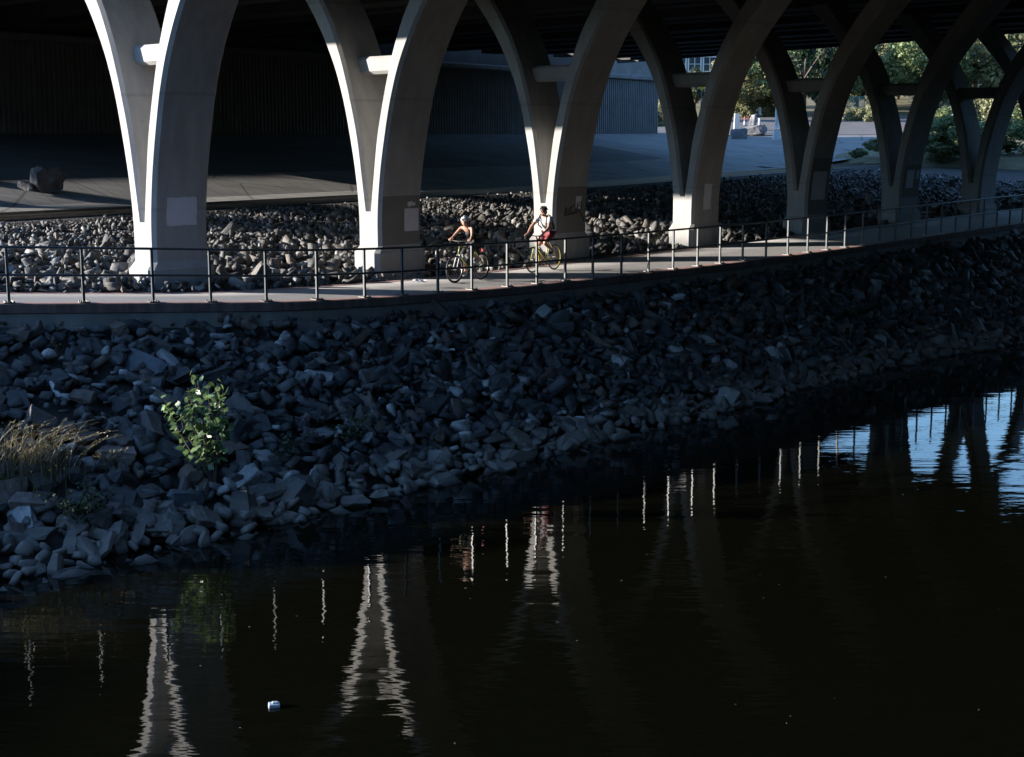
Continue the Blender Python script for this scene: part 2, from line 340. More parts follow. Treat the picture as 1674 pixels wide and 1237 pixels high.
# unseen bluff and ridges added around the river to block low sky light
b = MB(); rows = []
for u, h in ((40, -9), (43, -6), (50, 3), (56, 14), (63, 24), (75, 30), (120, 32)):
    rows.append([S(v, u + random.uniform(-1.5, 1.5), h + (random.uniform(-2.5, 2.5) if h > 0 else 0)) for v in np.arange(-160, 150, 4)])
b.grid(rows); b.grid([[S(v + random.uniform(-2, 2), u, h * (1 if u > 14 else .55) - (0 if h > 0 else 2)) for u in np.arange(8, 64, 4)] for v, h in ((118, -6), (122, 4), (128, 12), (140, 20), (170, 24))])
b.grid([[S(v + random.uniform(-3, 3), u, h + random.uniform(-1, 1)) for u in np.arange(-190, 50, 5)] for v, h in ((-46, -7), (-50, 3), (-58, 8), (-75, 11), (-110, 11))])
SKY_BLOCKER = (b.build('sky_blocking_bluff', plain('dark_blocker_bluff', (.012, .016, .009), .95, 0, .4, .6)))
tag(SKY_BLOCKER, kind='structure'); SKY_BLOCKER.active_material.node_tree.nodes['Principled BSDF'].inputs['Specular IOR Level'].default_value = 0
# ------------------------------------------------------------------ path edge wall
kids = []
wall = empty('retaining_wall', S(10, float(near_u(10)), -3.8)); tag(wall, 'low concrete edge wall with a red-brown stained cap under the cycle path railing', 'wall')
b = MB(); b.grid([[S(v, float(near_u(v)) + o, float(path_h(v)) + h) for v in VS] for o, h in ((-.02, -.001), (.03, -.004), (.03, -.17), (-.0, -.18))]); kids.append(b.build('cap', M['cap'], smooth=False))
b = MB(); b.grid([[S(v, float(near_u(v)) + o, float(path_h(v)) + h) for v in VS] for o, h in ((0.0, -.16), (.0, -.9))]); kids.append(b.build('wall_face', M['kerbwall']))
rebase(wall, kids)

# ------------------------------------------------------------------ piers
PD = 1.38; UC = -.05; CH = .08
outer = interp([(-2.75, .42), (-1.8, .43), (-.9, .535), (0, .72), (1.0, .99), (1.66, 1.245), (2.23, 1.545), (2.71, 1.85), (3.1, 2.14), (3.76, 2.7), (4.3, 3.2), (4.62, 3.52)])
inner = interp([(-1.8, .06), (-.9, .2), (.05, .36), (.8, .56), (1.5, .78), (2.05, .985), (2.3, 1.1), (2.74, 1.32), (3.14, 1.58), (3.54, 1.86), (4.2, 2.38), (4.95, 3.0)])
def y_profile(ins):
    zo = [-2.75] + list(np.arange(-2.4, 4.61, .2)); zi = list(np.arange(-1.8, 4.95, .25))
    R_ = [(float(outer(z)) - ins, z) for z in zo] + [(3.62 - ins, 4.74), (3.62 - ins, 4.96)]
    I_ = [(float(inner(z)) + ins - CH * .55, z) for z in zi] + [(float(inner(4.96)) + ins - CH * .55, 4.96)]
    return [(UC + a, z) for a, z in R_] + [(UC + a, z) for a, z in reversed(I_)] + [(UC - a, z) for a, z in I_] + [(UC - a, z) for a, z in reversed(R_)]
def make_pier():
    b = MB(); pf, pc = y_profile(CH), y_profile(0); n = len(pf)
    rings = [[(u, v, z) for u, z in p] for p, v in ((pf, 0), (pc, CH), (pc, PD - CH), (pf, PD))]
    # local frame: x = v along the row, y = -u, z up  -> use u as -y
    b.grid([[Vector((v, -u, z)) for u, v, z in r] for r in rings], closed=True)
    b.add([], [])
    o = 0; b.f.append(tuple(range(n))); b.f.append(tuple(range(3 * n, 4 * n))); b.mi += [0, 0]
    col = b
    p = MB(); W, e, c = .477, .146, .105
    def ring(w, v0, v1, ch, z): return [Vector((x, -(UC + y), z)) for x, y in ((v0 + ch, -w), (v0, -w + ch), (v0, w - ch), (v0 + ch, w), (v1 - ch, w), (v1, w - ch), (v1, -w + ch), (v1 - ch, -w))]
    rr = [ring(W, -e, PD + e, c, -3.75), ring(W, -e, PD + e, c, -2.8), ring(W - .02, -e + .02, PD + e - .02, c, -2.775), ring(.425, 0, PD, CH, -2.64)]
    p.grid(rr, closed=True); p.f.append(tuple(range(24, 32))); p.mi.append(0)
    s = MB(); v0, v1, z0, z1, c = .47, .92, 1.53, 1.96, .075
    sec = [(v0 + c, z0), (v0, z0 + c), (v0, z1 - c), (v0 + c, z1), (v1 - c, z1), (v1, z1 - c), (v1, z0 + c), (v1 - c, z0)]
    s.grid([[Vector((v, -(UC + u), z)) for v, z in sec] for u in (-1.05, 1.05)], closed=True)
    return col, p, s
PIERH = EYE
pcol, ppl, pst = make_pier()
PL = ['nearest concrete V pier with its front face fully sunlit and one square pale side patch',
      'concrete V pier left of the woman cyclist with shaded arm tops and a dark band',
      'concrete V pier behind the male cyclist with a black graffiti scrawl on its side',
      'shaded concrete V pier lit only at its foot, in front of the yellow sign',
      'dark concrete V pier with one wide pale patch filling most of its side',
      'dark concrete V pier with two pale patches of different size side by side',
      'farthest full concrete V pier at the right, bluish lower side and no patch',
      'last concrete V pier partly out of frame at the right behind the other piers']
piers = []
for i in range(8):
    r = empty('bridge_pier', S(i * 6.3, 0, -3.35), math.pi / 2 - TH); tag(r, PL[i], 'bridge pier', 'concrete V piers carrying the bridge')
    if i == 0:
        ks = [pcol.build('column', M['pier'], r), ppl.build('plinth', M['pier'], r), pst.build('cross_beam', M['pier'], r)]
        for k in ks: k.location = (0, 0, 3.35)
    else:
        for k in ks:
            c = k.copy(); COL.objects.link(c); c.parent = r
    piers.append(r)
def patch(i, name, m, v0, v1, z0, z1, off=.004, ragged=.0):
    b = MB(); zs = np.linspace(z0, z1, 8); vs = np.linspace(v0, v1, 8); rows = []
    for z in zs: rows.append([Vector((v + random.uniform(-ragged, ragged), -(UC + float(outer(z)) + off), z + random.uniform(-ragged, ragged))) for v in vs])
    b.grid(rows); o = b.build(name, m, piers[i], smooth=True); o.location = (0, 0, 3.35); return o
patch(0, 'paint_patch', M['light_paint'], .33, 1.08, -1.87, -1.27, ragged=.012)
patch(1, 'paint_band', M['dark_paint'], .085, 1.295, -2.62, -1.42)
patch(1, 'paint_patch', M['light_paint'], .8, 1.27, -2.3, -1.74, .008)
patch(1, 'paint_patch', M['light_paint'], .9, 1.15, -1.68, -1.58, .008, .03)
patch(2, 'paint_band', M['dark_paint'], .085, 1.295, -2.62, -1.35)
patch(2, 'paint_patch', M['light_paint'], .86, 1.1, -1.97, -1.62, .008)
patch(3, 'paint_patch', M['light_paint'], .5, .88, -2.2, -1.42, ragged=.01)
patch(4, 'paint_band', M['dark_paint'], .085, 1.295, -2.6, -.7)
patch(4, 'paint_patch', M['light_paint'], .25, 1.1, -2.1, -1.15, .008, .012)
patch(5, 'paint_band', M['dark_paint'], .085, 1.295, -2.2, -1.0)
patch(5, 'paint_patch', M['light_paint'], .3, .82, -1.85, -1.2, .008, .012)
patch(5, 'paint_patch', M['light_paint'], .98, 1.18, -1.52, -1.22, .008)
# graffiti strokes on the third pier: jagged tag letters with a tail
b = MB()
def stroke(pts, r=.011):
    q = []
    for v, z in pts: q.append(Vector((v, -(UC + float(outer(z)) + .012), z)))
    b.tube(q, r, 5)
for pts in ([(.42, -2.12), (.47, -1.9), (.5, -2.1)], [(.4, -2.02), (.53, -2.0)], [(.6, -1.93), (.54, -1.95), (.6, -2.03), (.54, -2.12)], [(.66, -1.9), (.64, -2.1)], [(.75, -1.86), (.65, -2.0), (.76, -2.1)],
            [(.86, -1.8), (.79, -1.84), (.88, -1.98), (.79, -2.08)], [(.93, -1.8), (.91, -2.05)], [(1.04, -1.78), (.93, -1.94), (1.03, -2.03)], [(1.08, -1.76), (1.1, -2.0)], [(.4, -2.15), (.8, -2.1), (1.08, -2.06), (1.2, -2.3)], [(1.12, -2.12), (1.22, -2.33)], [(1.02, -1.9), (1.12, -1.88)]):
    stroke(pts)
g = b.build('graffiti', M['black'], piers[2]); g.location = (0, 0, 3.35)

# ------------------------------------------------------------------ bridge deck
kids = []; deck = empty('bridge_deck', S(20, -5, 4.9)); tag(deck, 'dark concrete bridge deck with girders overhead, carried by the V piers', 'bridge')
V0 = -1.8
def vend(u): return 49.5 - .255 * u if u < 20 else 44.4
def slabrow(u, h): return S(V0, u, h), S(vend(u), u, h)
b = MB(); us = [-36, -20, 0, 20, 46]; rows = []
for u in us:
    a, c = slabrow(u, 6.15); a2, c2 = slabrow(u, 6.5); rows.append([a, c, c2, a2])
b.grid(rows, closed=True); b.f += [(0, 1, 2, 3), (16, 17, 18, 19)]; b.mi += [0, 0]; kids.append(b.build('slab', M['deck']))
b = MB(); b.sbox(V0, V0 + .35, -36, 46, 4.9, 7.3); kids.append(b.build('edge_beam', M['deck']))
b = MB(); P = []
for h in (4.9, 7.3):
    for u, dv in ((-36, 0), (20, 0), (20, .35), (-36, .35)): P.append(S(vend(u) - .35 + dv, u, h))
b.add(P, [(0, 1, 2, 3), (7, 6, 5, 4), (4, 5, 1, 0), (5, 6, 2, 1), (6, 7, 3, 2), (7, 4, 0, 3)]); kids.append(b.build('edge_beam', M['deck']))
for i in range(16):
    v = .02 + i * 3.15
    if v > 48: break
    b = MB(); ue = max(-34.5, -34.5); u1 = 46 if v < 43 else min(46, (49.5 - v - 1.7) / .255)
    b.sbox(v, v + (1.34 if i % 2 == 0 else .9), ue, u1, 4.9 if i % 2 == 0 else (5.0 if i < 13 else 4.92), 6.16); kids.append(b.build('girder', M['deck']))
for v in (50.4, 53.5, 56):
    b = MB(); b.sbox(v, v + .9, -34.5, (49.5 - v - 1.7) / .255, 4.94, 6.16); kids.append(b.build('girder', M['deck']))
rebase(deck, kids)

# ------------------------------------------------------------------ ribbed abutment wall
kids = []; aw = empty('abutment_wall', S(30, float(WALLU(30)), .1)); tag(aw, 'long ribbed concrete abutment wall at the top of the paved slope', 'wall')
a0, a1 = S(8, WALLU(8)), S(68.7, WALLU(68.7)); L = (a1 - a0).length; dr = (a1 - a0).normalized(); nr = Vector((dr.y, -dr.x, 0)); rib = .26
pts = []; k = int(L / rib)
for i in range(k):
    for f, o in ((0, 0), (.5, 0), (.58, .07), (.92, .07)): pts.append(a0 + dr * ((i + f) * rib) + nr * o)
b = MB(); b.grid([[p + Vector((0, 0, h)) for p in pts] for h in (-.2, 4.1)])
e = pts[-1]; b.add([e + Vector((0, 0, -.2)), e + Vector((0, 0, 4.1)), e + Vector((0, 0, 4.1)) - nr * .8, e + Vector((0, 0, -.2)) - nr * .8], [(0, 1, 2, 3)])
kids.append(b.build('ribbed_face', M['wallc']))
b = MB(); rt = Matrix.Rotation(math.atan2(dr.y, dr.x), 3, 'Z'); mid = (a0 + a1) / 2
b.box(mid + Vector((0, 0, 4.28)) - nr * .25, (L + .2, 1.1, .34), rt); kids.append(bevel(b.build('coping', M['wallc']), .08))
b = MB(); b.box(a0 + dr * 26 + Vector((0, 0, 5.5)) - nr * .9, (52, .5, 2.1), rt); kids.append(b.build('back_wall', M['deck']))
rebase(aw, kids)
ww = MB(); ww.box(a0 - dr * 14.2 + Vector((0, 0, .8)) - nr * .3, (28, .6, 2.6), rt); tag(ww.build('shade_wing_wall', M['wallc']), 'plain low wing wall added out of view at the left to shade the paved slope', 'wall')  # wall out of view, added and sized so its shadow covers the slope
ae = MB(); ae.box(a0 + dr * 27 + Vector((0, 0, 2.2)) - nr * 24, (58, 42, 10), rt); tag(ae.build('approach_embankment', M['drygrass_ground']), kind='structure')
# parapet with a post behind the wall's far end
kids = []; pp = empty('parapet_wall', a1 - nr * 4 + Vector((0, 0, 4.2))); tag(pp, 'plain pale concrete parapet rising behind the far end of the ribbed wall', 'wall')
b = MB(); b.box(a1 - dr * 6 - nr * 4 + Vector((0, 0, 4.6)), (26, .5, 3.1), rt); kids.append(b.build('panel', M['wallc']))
b = MB(); b.tube([a1 - dr * 4.6 - nr * 3.6 + Vector((0, 0, 3.6)), a1 - dr * 4.6 - nr * 3.6 + Vector((0, 0, 7.2))], .12, 8); kids.append(b.build('post', M['black']))
rebase(pp, kids)

# ------------------------------------------------------------------ railway track
kids = []; tr = empty('railway_track', S(10, rail_u(10), -2.1)); tag(tr, 'pair of rusty rails on gravel ballast between the rubble and the paved slope', 'railway track')
for o in (0, -1.5):
    b = MB(); prof = [(-.07, -.14), (-.035, -.11), (-.012, -.1), (-.012, -.03), (-.035, -.02), (-.035, .02), (.035, .02), (.035, -.02), (.012, -.03), (.012, -.1), (.035, -.11), (.07, -.14)]
    b.grid([[S(v, rail_u(v) + o + a, track_h(v) + h) for a, h in prof] for v in np.arange(-20, 126, 5)], closed=True); kids.append(b.build('rail', M['steel']))
rebase(tr, kids)

# ------------------------------------------------------------------ railing
pv = list(np.arange(-11.9, -4.5, 1.25)) + [-4.3, -3.04, -1.76, -.65, .48, 1.66, 2.9, 3.95, 5, 6.05, 7.2, 8.2, 9.2, 10.2, 11.28, 12.35, 13.36, 14.4, 15.4, 16.45, 17.58, 18.68] + list(np.arange(19.73, 41, 1.05))
pv = [float(a) for a in pv]
RH = 1.03; IN = .14
kids = []; rl = empty('railing', S(10, float(near_u(10)), -3.3)); tag(rl, 'dark steel pipe railing with two rails along the river edge of the cycle path', 'railing')
def rp(v, h): return S(v, float(near_u(v)) - IN, float(path_h(v)) + h)
vv = np.arange(-11.9, 40.8, .4)
for h in (RH, .52):
    b = MB(); b.tube([rp(v, h) for v in vv], .025, 8); kids.append(b.build('rail', M['rail'], smooth=True))
postm = None; posts = []
for v in pv:
    if postm is None:
        b = MB(); b.box((0, 0, RH / 2 - .01), (.052, .052, RH - .04)); postm = bevel(b.build('post', M['rail'], rl), .008)
        b = MB(); b.box((0, 0, .012), (.2, .2, .016))
        for sx in (-1, 1):
            for sy in (-1, 1): b.tube([(sx * .07, sy * .07, .018), (sx * .07, sy * .07, .045)], .014, 6)
        basem = b.build('base_plate', M['steel'], postm); q = postm; qb = basem
    else:
        q = postm.copy(); COL.objects.link(q); q.parent = rl; qb = basem.copy(); COL.objects.link(qb); qb.parent = q
    q.location = rp(v, .01) - rl.location; t = (rp(v + .1, 0) - rp(v - .1, 0)); q.rotation_euler = (0, 0, math.atan2(t.y, t.x))
rebase(rl, kids)

# ------------------------------------------------------------------ rocks
def rock_mesh(name, seed, rough, m, ncut=7, round_=0.0):
    from mathutils import noise as mn
    r = random.Random(seed)
    pts = [Vector((x + r.uniform(-.13, .13), y + r.uniform(-.13, .13), z + r.uniform(-.13, .13))) for x in (-.5, .5) for y in (-.5, .5) for z in (-.5, .5)]
    def hull(ps):
        b_ = bmesh.new()
        for p in ps: b_.verts.new(p)
        bmesh.ops.convex_hull(b_, input=b_.verts); lone = [v for v in b_.verts if not v.link_faces]; bmesh.ops.delete(b_, geom=lone, context='VERTS'); return b_
    for k in range(ncut):                                  # cleave corners off the block
        d = Vector((r.gauss(0, 1), r.gauss(0, 1), r.gauss(0, 1))).normalized(); b_ = hull(pts)
        c = max(v.co.dot(d) for v in b_.verts) * r.uniform(.62, .84); q = [v.co.copy() for v in b_.verts if v.co.dot(d) <= c]
        for e in b_.edges:
            a0_, a1_ = e.verts[0].co.dot(d), e.verts[1].co.dot(d)
            if (a0_ - c) * (a1_ - c) < 0: q.append(e.verts[0].co.lerp(e.verts[1].co, (c - a0_) / (a1_ - a0_)))
        b_.free(); pts = []
        for p in q:
            if all((p - o_).length > .03 for o_ in pts): pts.append(p)
    bm = hull(pts)
    asp = Vector((1, r.uniform(.6, .95), r.uniform(.42, .75)))
    for v in bm.verts: v.co = Vector((v.co.x * asp.x, v.co.y * asp.y, v.co.z * asp.z))
    if rough:
        bmesh.ops.dissolve_limit(bm, angle_limit=R(8), verts=bm.verts, edges=bm.edges)
        bmesh.ops.bevel(bm, geom=list(bm.edges), offset=.018 + .075 * round_, segments=3 if round_ else 1, affect='EDGES', profile=.5, clamp_overlap=True)
        bmesh.ops.triangulate(bm, faces=bm.faces)
        for it in range(2): bmesh.ops.subdivide_edges(bm, edges=[e for e in bm.edges if e.calc_length() > .13], cuts=1, use_grid_fill=True); bmesh.ops.triangulate(bm, faces=bm.faces)
        o = Vector((seed * 3.1, 0, 0))
        for v in bm.verts: v.co += v.co.normalized() * (.05 * mn.fractal(v.co * 2.6 + o, 1, 2, 4) + .012 * mn.noise(v.co * 13 + o))
    bm.normal_update(); me = bpy.data.meshes.new(name); bm.to_mesh(me); bm.free(); me.materials.append(m); return me
hero = {'bank': [rock_mesh('rock', 10 + i, 1, M['rock_bank']) for i in range(10)], 'water': [rock_mesh('rock', 40 + i, 1, M['rock_bank'], 9, .8) for i in range(8)], 'up': [rock_mesh('rock', 70 + i, 1, M['rock_up']) for i in range(8)]}
low = {'bank': [rock_mesh('rock', 110 + i, 0, M['rock_bank'], 6) for i in range(14)], 'up': [rock_mesh('rock', 140 + i, 0, M['rock_up'], 6) for i in range(12)]}
low['water'] = [rock_mesh('rock', 170 + i, 0, M['rock_bank'], 12, .8) for i in range(8)]
def arr(me):
    v = np.empty(len(me.vertices) * 3, np.float32); me.vertices.foreach_get('co', v); me.calc_loop_triangles()
    t = np.empty(len(me.loop_triangles) * 3, np.int32); me.loop_triangles.foreach_get('vertices', t); return v.reshape(-1, 3), t.reshape(-1, 3)
lowa = {k: [arr(m) for m in ms] for k, ms in low.items()}
rocks = []    # (class, pos, scale(3), euler)
def bank_pt(v, t):            # t 0 at wall foot .. 1 at water line .. beyond
    u0 = float(near_u(v)) + .12; u1 = float(water_u(v)); h0 = float(path_h(v)) - .5
    return S(v, u0 + (u1 - u0) * t, h0 + (RIV - EYE - h0) * t)
bslope = math.atan2(2.2, 4.3)
def place(cl, p, s, tiltdir=None, jit=.5):
    s = Vector([float(c) for c in s])
    e = Euler((random.gauss(0, jit), random.gauss(0, jit), random.uniform(0, 6.28)))
    m = e.to_matrix()
    if cl != 'up': m = (Matrix.Rotation(bslope * .75, 3, DV) @ m)
    rocks.append((cl, p, s, m))
def size(): return .11 + .17 * random.random() ** 1.6 + (.26 * random.random() if random.random() < .13 else 0)
for v in np.arange(-12, 48, .165):
    for t in np.arange(-.02, 1.06, .046):
        vv_ = v + random.uniform(-.13, .13); tt = t + random.uniform(-.035, .035)
        if random.random() < .06: continue
        s = size() * (1.0 if v < 22 else 1.12); wl = tt > .82
        if wl: s *= 1.2
        p = bank_pt(vv_, tt); p.z += random.uniform(-.08, .11) - .1 * (s - .25)
        place('water' if wl else 'bank', p, s * Vector((random.uniform(.95, 1.7), random.uniform(.85, 1.15), random.uniform(.7, 1.1))))
for i in range(560):          # big blocks half sunk among them
    v = random.uniform(-12, 46); t = random.uniform(.08, .95); s = random.uniform(.34, .58); p = bank_pt(v, t); p.z -= .03
    place('water' if t > .84 else 'bank', p, s * Vector((random.uniform(1, 1.45), random.uniform(.8, 1.05), random.uniform(.75, 1))), jit=.35)
for v in np.arange(-12, 60, .25):    # rubble behind the path
    u0 = float(far_u(v)) - .16; u1 = rail_u(v) + 1.5
    for t in np.arange(0, 1, .026):
        tt = t + random.uniform(-.02, .02); u = u0 + (u1 - u0) * tt; vj = v + random.uniform(-.21, .21)
        k = round(vj / 6.3); 
        if -.62 < u < .5 and any(-.1 < vj - q * 6.3 < PD + .1 for q in (k, k - 1)): continue
        h0 = float(path_h(vj)) + .02; h = h0 + (track_h(vj) - .2 - h0) * tt
        s = (size() * 1.02) * (1 - .66 * max(0, tt - .3) / .7)
        if tt < .03: s *= .6
        if random.random() < .08: continue
        place('up', S(vj, u, h + random.uniform(-.06, .11)), s * Vector((random.uniform(.95, 1.8), random.uniform(.8, 1.15), random.uniform(.5, .95))), jit=.7)
for v in np.arange(-12, 60, .22):      # small broken stone towards the track
    u0 = float(far_u(v)); u1 = rail_u(v) + 1.3
    for t in np.arange(.5, 1.06, .03):
        tt = t + random.uniform(-.02, .02); vj = v + random.uniform(-.12, .12); h0 = float(path_h(vj)) + .02
        s = random.uniform(.07, .19); place('up', S(vj, u0 + (u1 - u0) * tt, h0 + (track_h(vj) - .2 - h0) * tt + random.uniform(-.05, .02)), s * Vector((random.uniform(.95, 1.7), random.uniform(.8, 1.15), random.uniform(.6, 1))), jit=.7)
def score(rk):
    x, y, zc = pix(rk[1])
    if zc < 2 or not (-10 < x < 1684 and -10 < y < 1245): return -1
    if rk[0] == 'up' and x > 1000: return -1
    return (rk[2].x * rk[2].y * rk[2].z) ** (1 / 3) * FPX / zc
order = sorted(range(len(rocks)), key=lambda i: -score(rocks[i])); ind = set(order[:285])
info = {'bank': ('angular grey riprap stone on the shaded slope between the path wall and the river', 'riprap stones on the river bank'),
        'water': ('worn pale riprap stone on the lowest part of the bank at the water line', 'stones at the water line'),
        'up': ('broken grey rubble rock behind the cycle path below the railway track', 'rubble rocks behind the path')}
acc = {k: ([], [], 0) for k in info}; acc = {k: [[], [], 0] for k in info}
for i, (cl, p, s, m) in enumerate(rocks):
    if i in ind:
        o = bpy.data.objects.new('rock', random.choice(hero[cl])); COL.objects.link(o)
        o.matrix_world = Matrix.Translation(p) @ m.to_4x4() @ Matrix.Diagonal((*s, 1)); tag(o, info[cl][0], 'rock', info[cl][1])
    else:
        v, t = random.choice(lowa[cl]); A = np.array(m) @ np.diag(s); a = acc[cl]
        a[0].append(v @ A.T + np.array(p)); a[1].append(t + a[2]); a[2] += len(v)
def bigmesh(name, V, T, m):
    me = bpy.data.meshes.new(name); me.vertices.add(len(V)); me.vertices.foreach_set('co', V.astype(np.float32).ravel())
    me.loops.add(len(T) * 3); me.loops.foreach_set('vertex_index', T.astype(np.int32).ravel()); me.polygons.add(len(T))
    me.polygons.foreach_set('loop_start', np.arange(0, len(T) * 3, 3, dtype=np.int32)); me.update(calc_edges=True); me.validate(); me.materials.append(m)
    return link(bpy.data.objects.new(name, me))
for cl, nm, lb in (('bank', 'riprap', 'mass of smaller grey riprap stones covering the river bank'), ('water', 'shore_stones', 'mass of small worn stones along the water line'), ('up', 'rubble', 'mass of broken rubble between the cycle path and the railway')):
    o = bigmesh(nm, np.concatenate(acc[cl][0]), np.concatenate(acc[cl][1]), M['rock_up' if cl == 'up' else 'rock_bank']); tag(o, lb, 'rocks', None, 'stuff')
# a few stones that stand out
def onbank(x, y, lift=0.0):
    best = None
    for Y in np.arange(17, 50, .02):
        P = at(x, y, Y); q = P - Vector((OX, OY, EYE)); v = q.dot(DV); u = q.dot(NU); u0 = float(near_u(v)) + .12; u1 = float(water_u(v)); t = (u - u0) / (u1 - u0)
        if t > 1.3: continue
        h0 = float(path_h(v)) - .5
        if P.z <= EYE + h0 + (RIV - EYE - h0) * t + lift: return P
    return P
M['rock_white'] = plain('white_quartz', (.5, .5, .5), .7, 0, .35, 9); M['rock_pink'] = plain('pinkish_granite', (.2, .155, .135), .75, 0, .35, 12); M['rock_dark'] = plain('dark_slate', (.09, .1, .115), .7, 0, .3, 8)
for x, y, s, e, m, k, lb in ((92, 640, (.42, .16, .17), (.3, .5, -.95), 'rock_white', 0, 'white oblong stone standing on end among dark riprap at the left'), (42, 828, (.5, .46, .5), (.5, .3, .5), 'rock_pink', 5, 'large pinkish block below the tall dry grass'),
                             (235, 598, (.85, .5, .34), (.75, .3, -.5), 'rock_dark', 3, 'large dark flat slab leaning in the riprap above the bright sapling'), (100, 648, (.3, .2, .18), (.1, .2, .3), 'rock_white', 4, 'small white stone below the white oblong stone'),
                             (300, 818, (.6, .5, .42), (.1, .3, .9), 'rock_dark', 5, 'big rounded dark boulder between the sapling and the water'), (652, 634, (.33, .26, .22), (.4, .2, .2), 'rock_white', 6, 'pale triangular stone mid slope right of the dark green bush'),
                             (195, 742, (.66, .36, .34), (.2, .1, .1), 'rock_pink', 7, 'brownish squared block beside the dry weeds')):
    me = hero['bank'][k % 10].copy(); me.materials.clear(); me.materials.append(M[m]); o = bpy.data.objects.new('rock', me); COL.objects.link(o); o.location = onbank(x, y, .03); o.scale = s; o.scale = tuple(c * 1.0 for c in s); o.rotation_euler = e; tag(o, lb, 'rock')

# ------------------------------------------------------------------ plants
def leafmat(name, c0, c1, tr=.25, rg=.6):
    def f(n, l, b):
        gi = n.new('ShaderNodeNewGeometry'); c = ramp(n, l, gi.outputs['Random Per Island'], [(0, c0), (1, c1)])
        l.new(c, b.inputs['Base Color']); b.inputs['Roughness'].default_value = rg
        t = n.new('ShaderNodeBsdfTranslucent'); l.new(c, t.inputs['Color']); mx = N(n, 'ShaderNodeMixShader'); mx.inputs[0].default_value = tr
        l.new(b.outputs[0], mx.inputs[1]); l.new(t.outputs[0], mx.inputs[2]); l.new(mx.outputs[0], n['Material Output'].inputs['Surface'])
    return mat(name, f)
M['leaf_bright'] = leafmat('sapling_leaf', (.1, .17, .05), (.2, .3, .12), .25, .36); M['leaf_dark'] = leafmat('dark_leaf', (.03, .05, .02), (.06, .085, .03)); M['leaf_olive'] = leafmat('olive_leaf', (.15, .17, .07), (.34, .31, .15))
M['leaf_green'] = leafmat('tree_leaf', (.12, .17, .06), (.27, .32, .13)); M['straw'] = leafmat('dry_grass', (.2, .17, .08), (.4, .34, .2), .15); M['grassb'] = leafmat('green_grass', (.05, .08, .025), (.12, .13, .05)); M['bark'] = plain('bark', (.13, .1, .075), .9, 0, .3)
M['twig'] = plain('dry_twig', (.25, .19, .14), .9); M['yellowf'] = plain('yellow_flower', (.5, .38, .03), .6)
def leaf(b, p, d, up, L, W, lobes=True):
    d = d.normalized(); s = d.cross(up).normalized(); nn = s.cross(d)
    if lobes: pr = [(0, 0), (.18, .42), (.3, .3), (.55, .55), (.62, .26), (.82, .22), (1, 0)]
    else: pr = [(0, 0), (.25, .3), (.55, .38), (.8, .24), (1, 0)]
    P = [p + d * a * L + s * c * W - nn * (.12 * L * a * a) for a, c in pr]; P += [p + d * a * L - s * c * W - nn * (.12 * L * a * a) for a, c in reversed(pr[1:-1])]
    b.add(P, [tuple(range(len(P)))])
def rv(): return Vector((random.gauss(0, 1), random.gauss(0, 1), random.gauss(0, 1))).normalized()
def shrub(name, base, top, nst, nl, L, W, spread, m, label, cat='shrub', lo=.3, lobes=True, group=None):
    r = empty(name, base); tag(r, label, cat, group); st = MB(); lf = MB(); ax = top - base; H = ax.length
    for i in range(nst):
        t = ax + Vector((random.gauss(0, spread), random.gauss(0, spread), random.gauss(0, spread * .4))); pts = [Vector((0, 0, -.1)), t * .35 + rv() * .03 * H, t * .7 + rv() * .05 * H, t]
        st.tube(pts, [.012, .009, .006, .003], 5)
        for k in range(nl):
            a = lo + (1 - lo) * random.random(); j = 1 if a < .35 else (2 if a < .7 else 3); a0 = (0, .35, .7)[j - 1]; q = pts[j - 1].lerp(pts[j], (a - a0) / .35 if j < 3 else (a - .7) / .3)
            d = (rv() + Vector((.15, -.35, .0)) + t.normalized() * .3); leaf(lf, q + rv() * spread * .35, d, (rv() * .7 + Vector((-.5, -.3, .8))).normalized(), L * random.uniform(.6, 1.2), W * random.uniform(.7, 1.15), lobes)
    st.build('stem', M['bark'], r); lf.build('foliage', m, r); return r
pb = onbank(350, 800); pt_ = Vector((pb.x - .3, pb.y + .15, pb.z + 1.6))
shrub('sapling', pb, pt_, 13, 27, .14, .115, .33, M['leaf_bright'], 'bright green leafy sapling with its top in the sun on the dark bank')
pb = onbank(575, 720); shrub('bush', pb, pb + Vector((-.15, .1, .3)), 12, 34, .085, .05, .26, M['leaf_dark'], 'dark green low bush on the riprap in the middle of the bank', lobes=False)
pb = onbank(470, 745); shrub('bush', pb, pb + Vector((-.1, .1, .25)), 7, 26, .08, .05, .2, M['leaf_dark'], 'small dim bush on the bank between the sapling and the dark green bush', lobes=False)
pb = onbank(130, 860); shrub('bush', pb, pb + Vector((-.05, .1, .5)), 12, 34, .09, .05, .24, M['leaf_dark'], 'dark weedy bush with yellow flower heads near the water at the left', lobes=False)
fl = MB()
for k in range(9): fl.ball(Vector((random.gauss(-.25, .25), random.gauss(0, .1), random.uniform(.35, .95))), .016, 6, 4)
fl.build('flower', M['yellowf'], bpy.data.objects[[o.name for o in COL.objects if o.name.startswith('bush')][-1]])
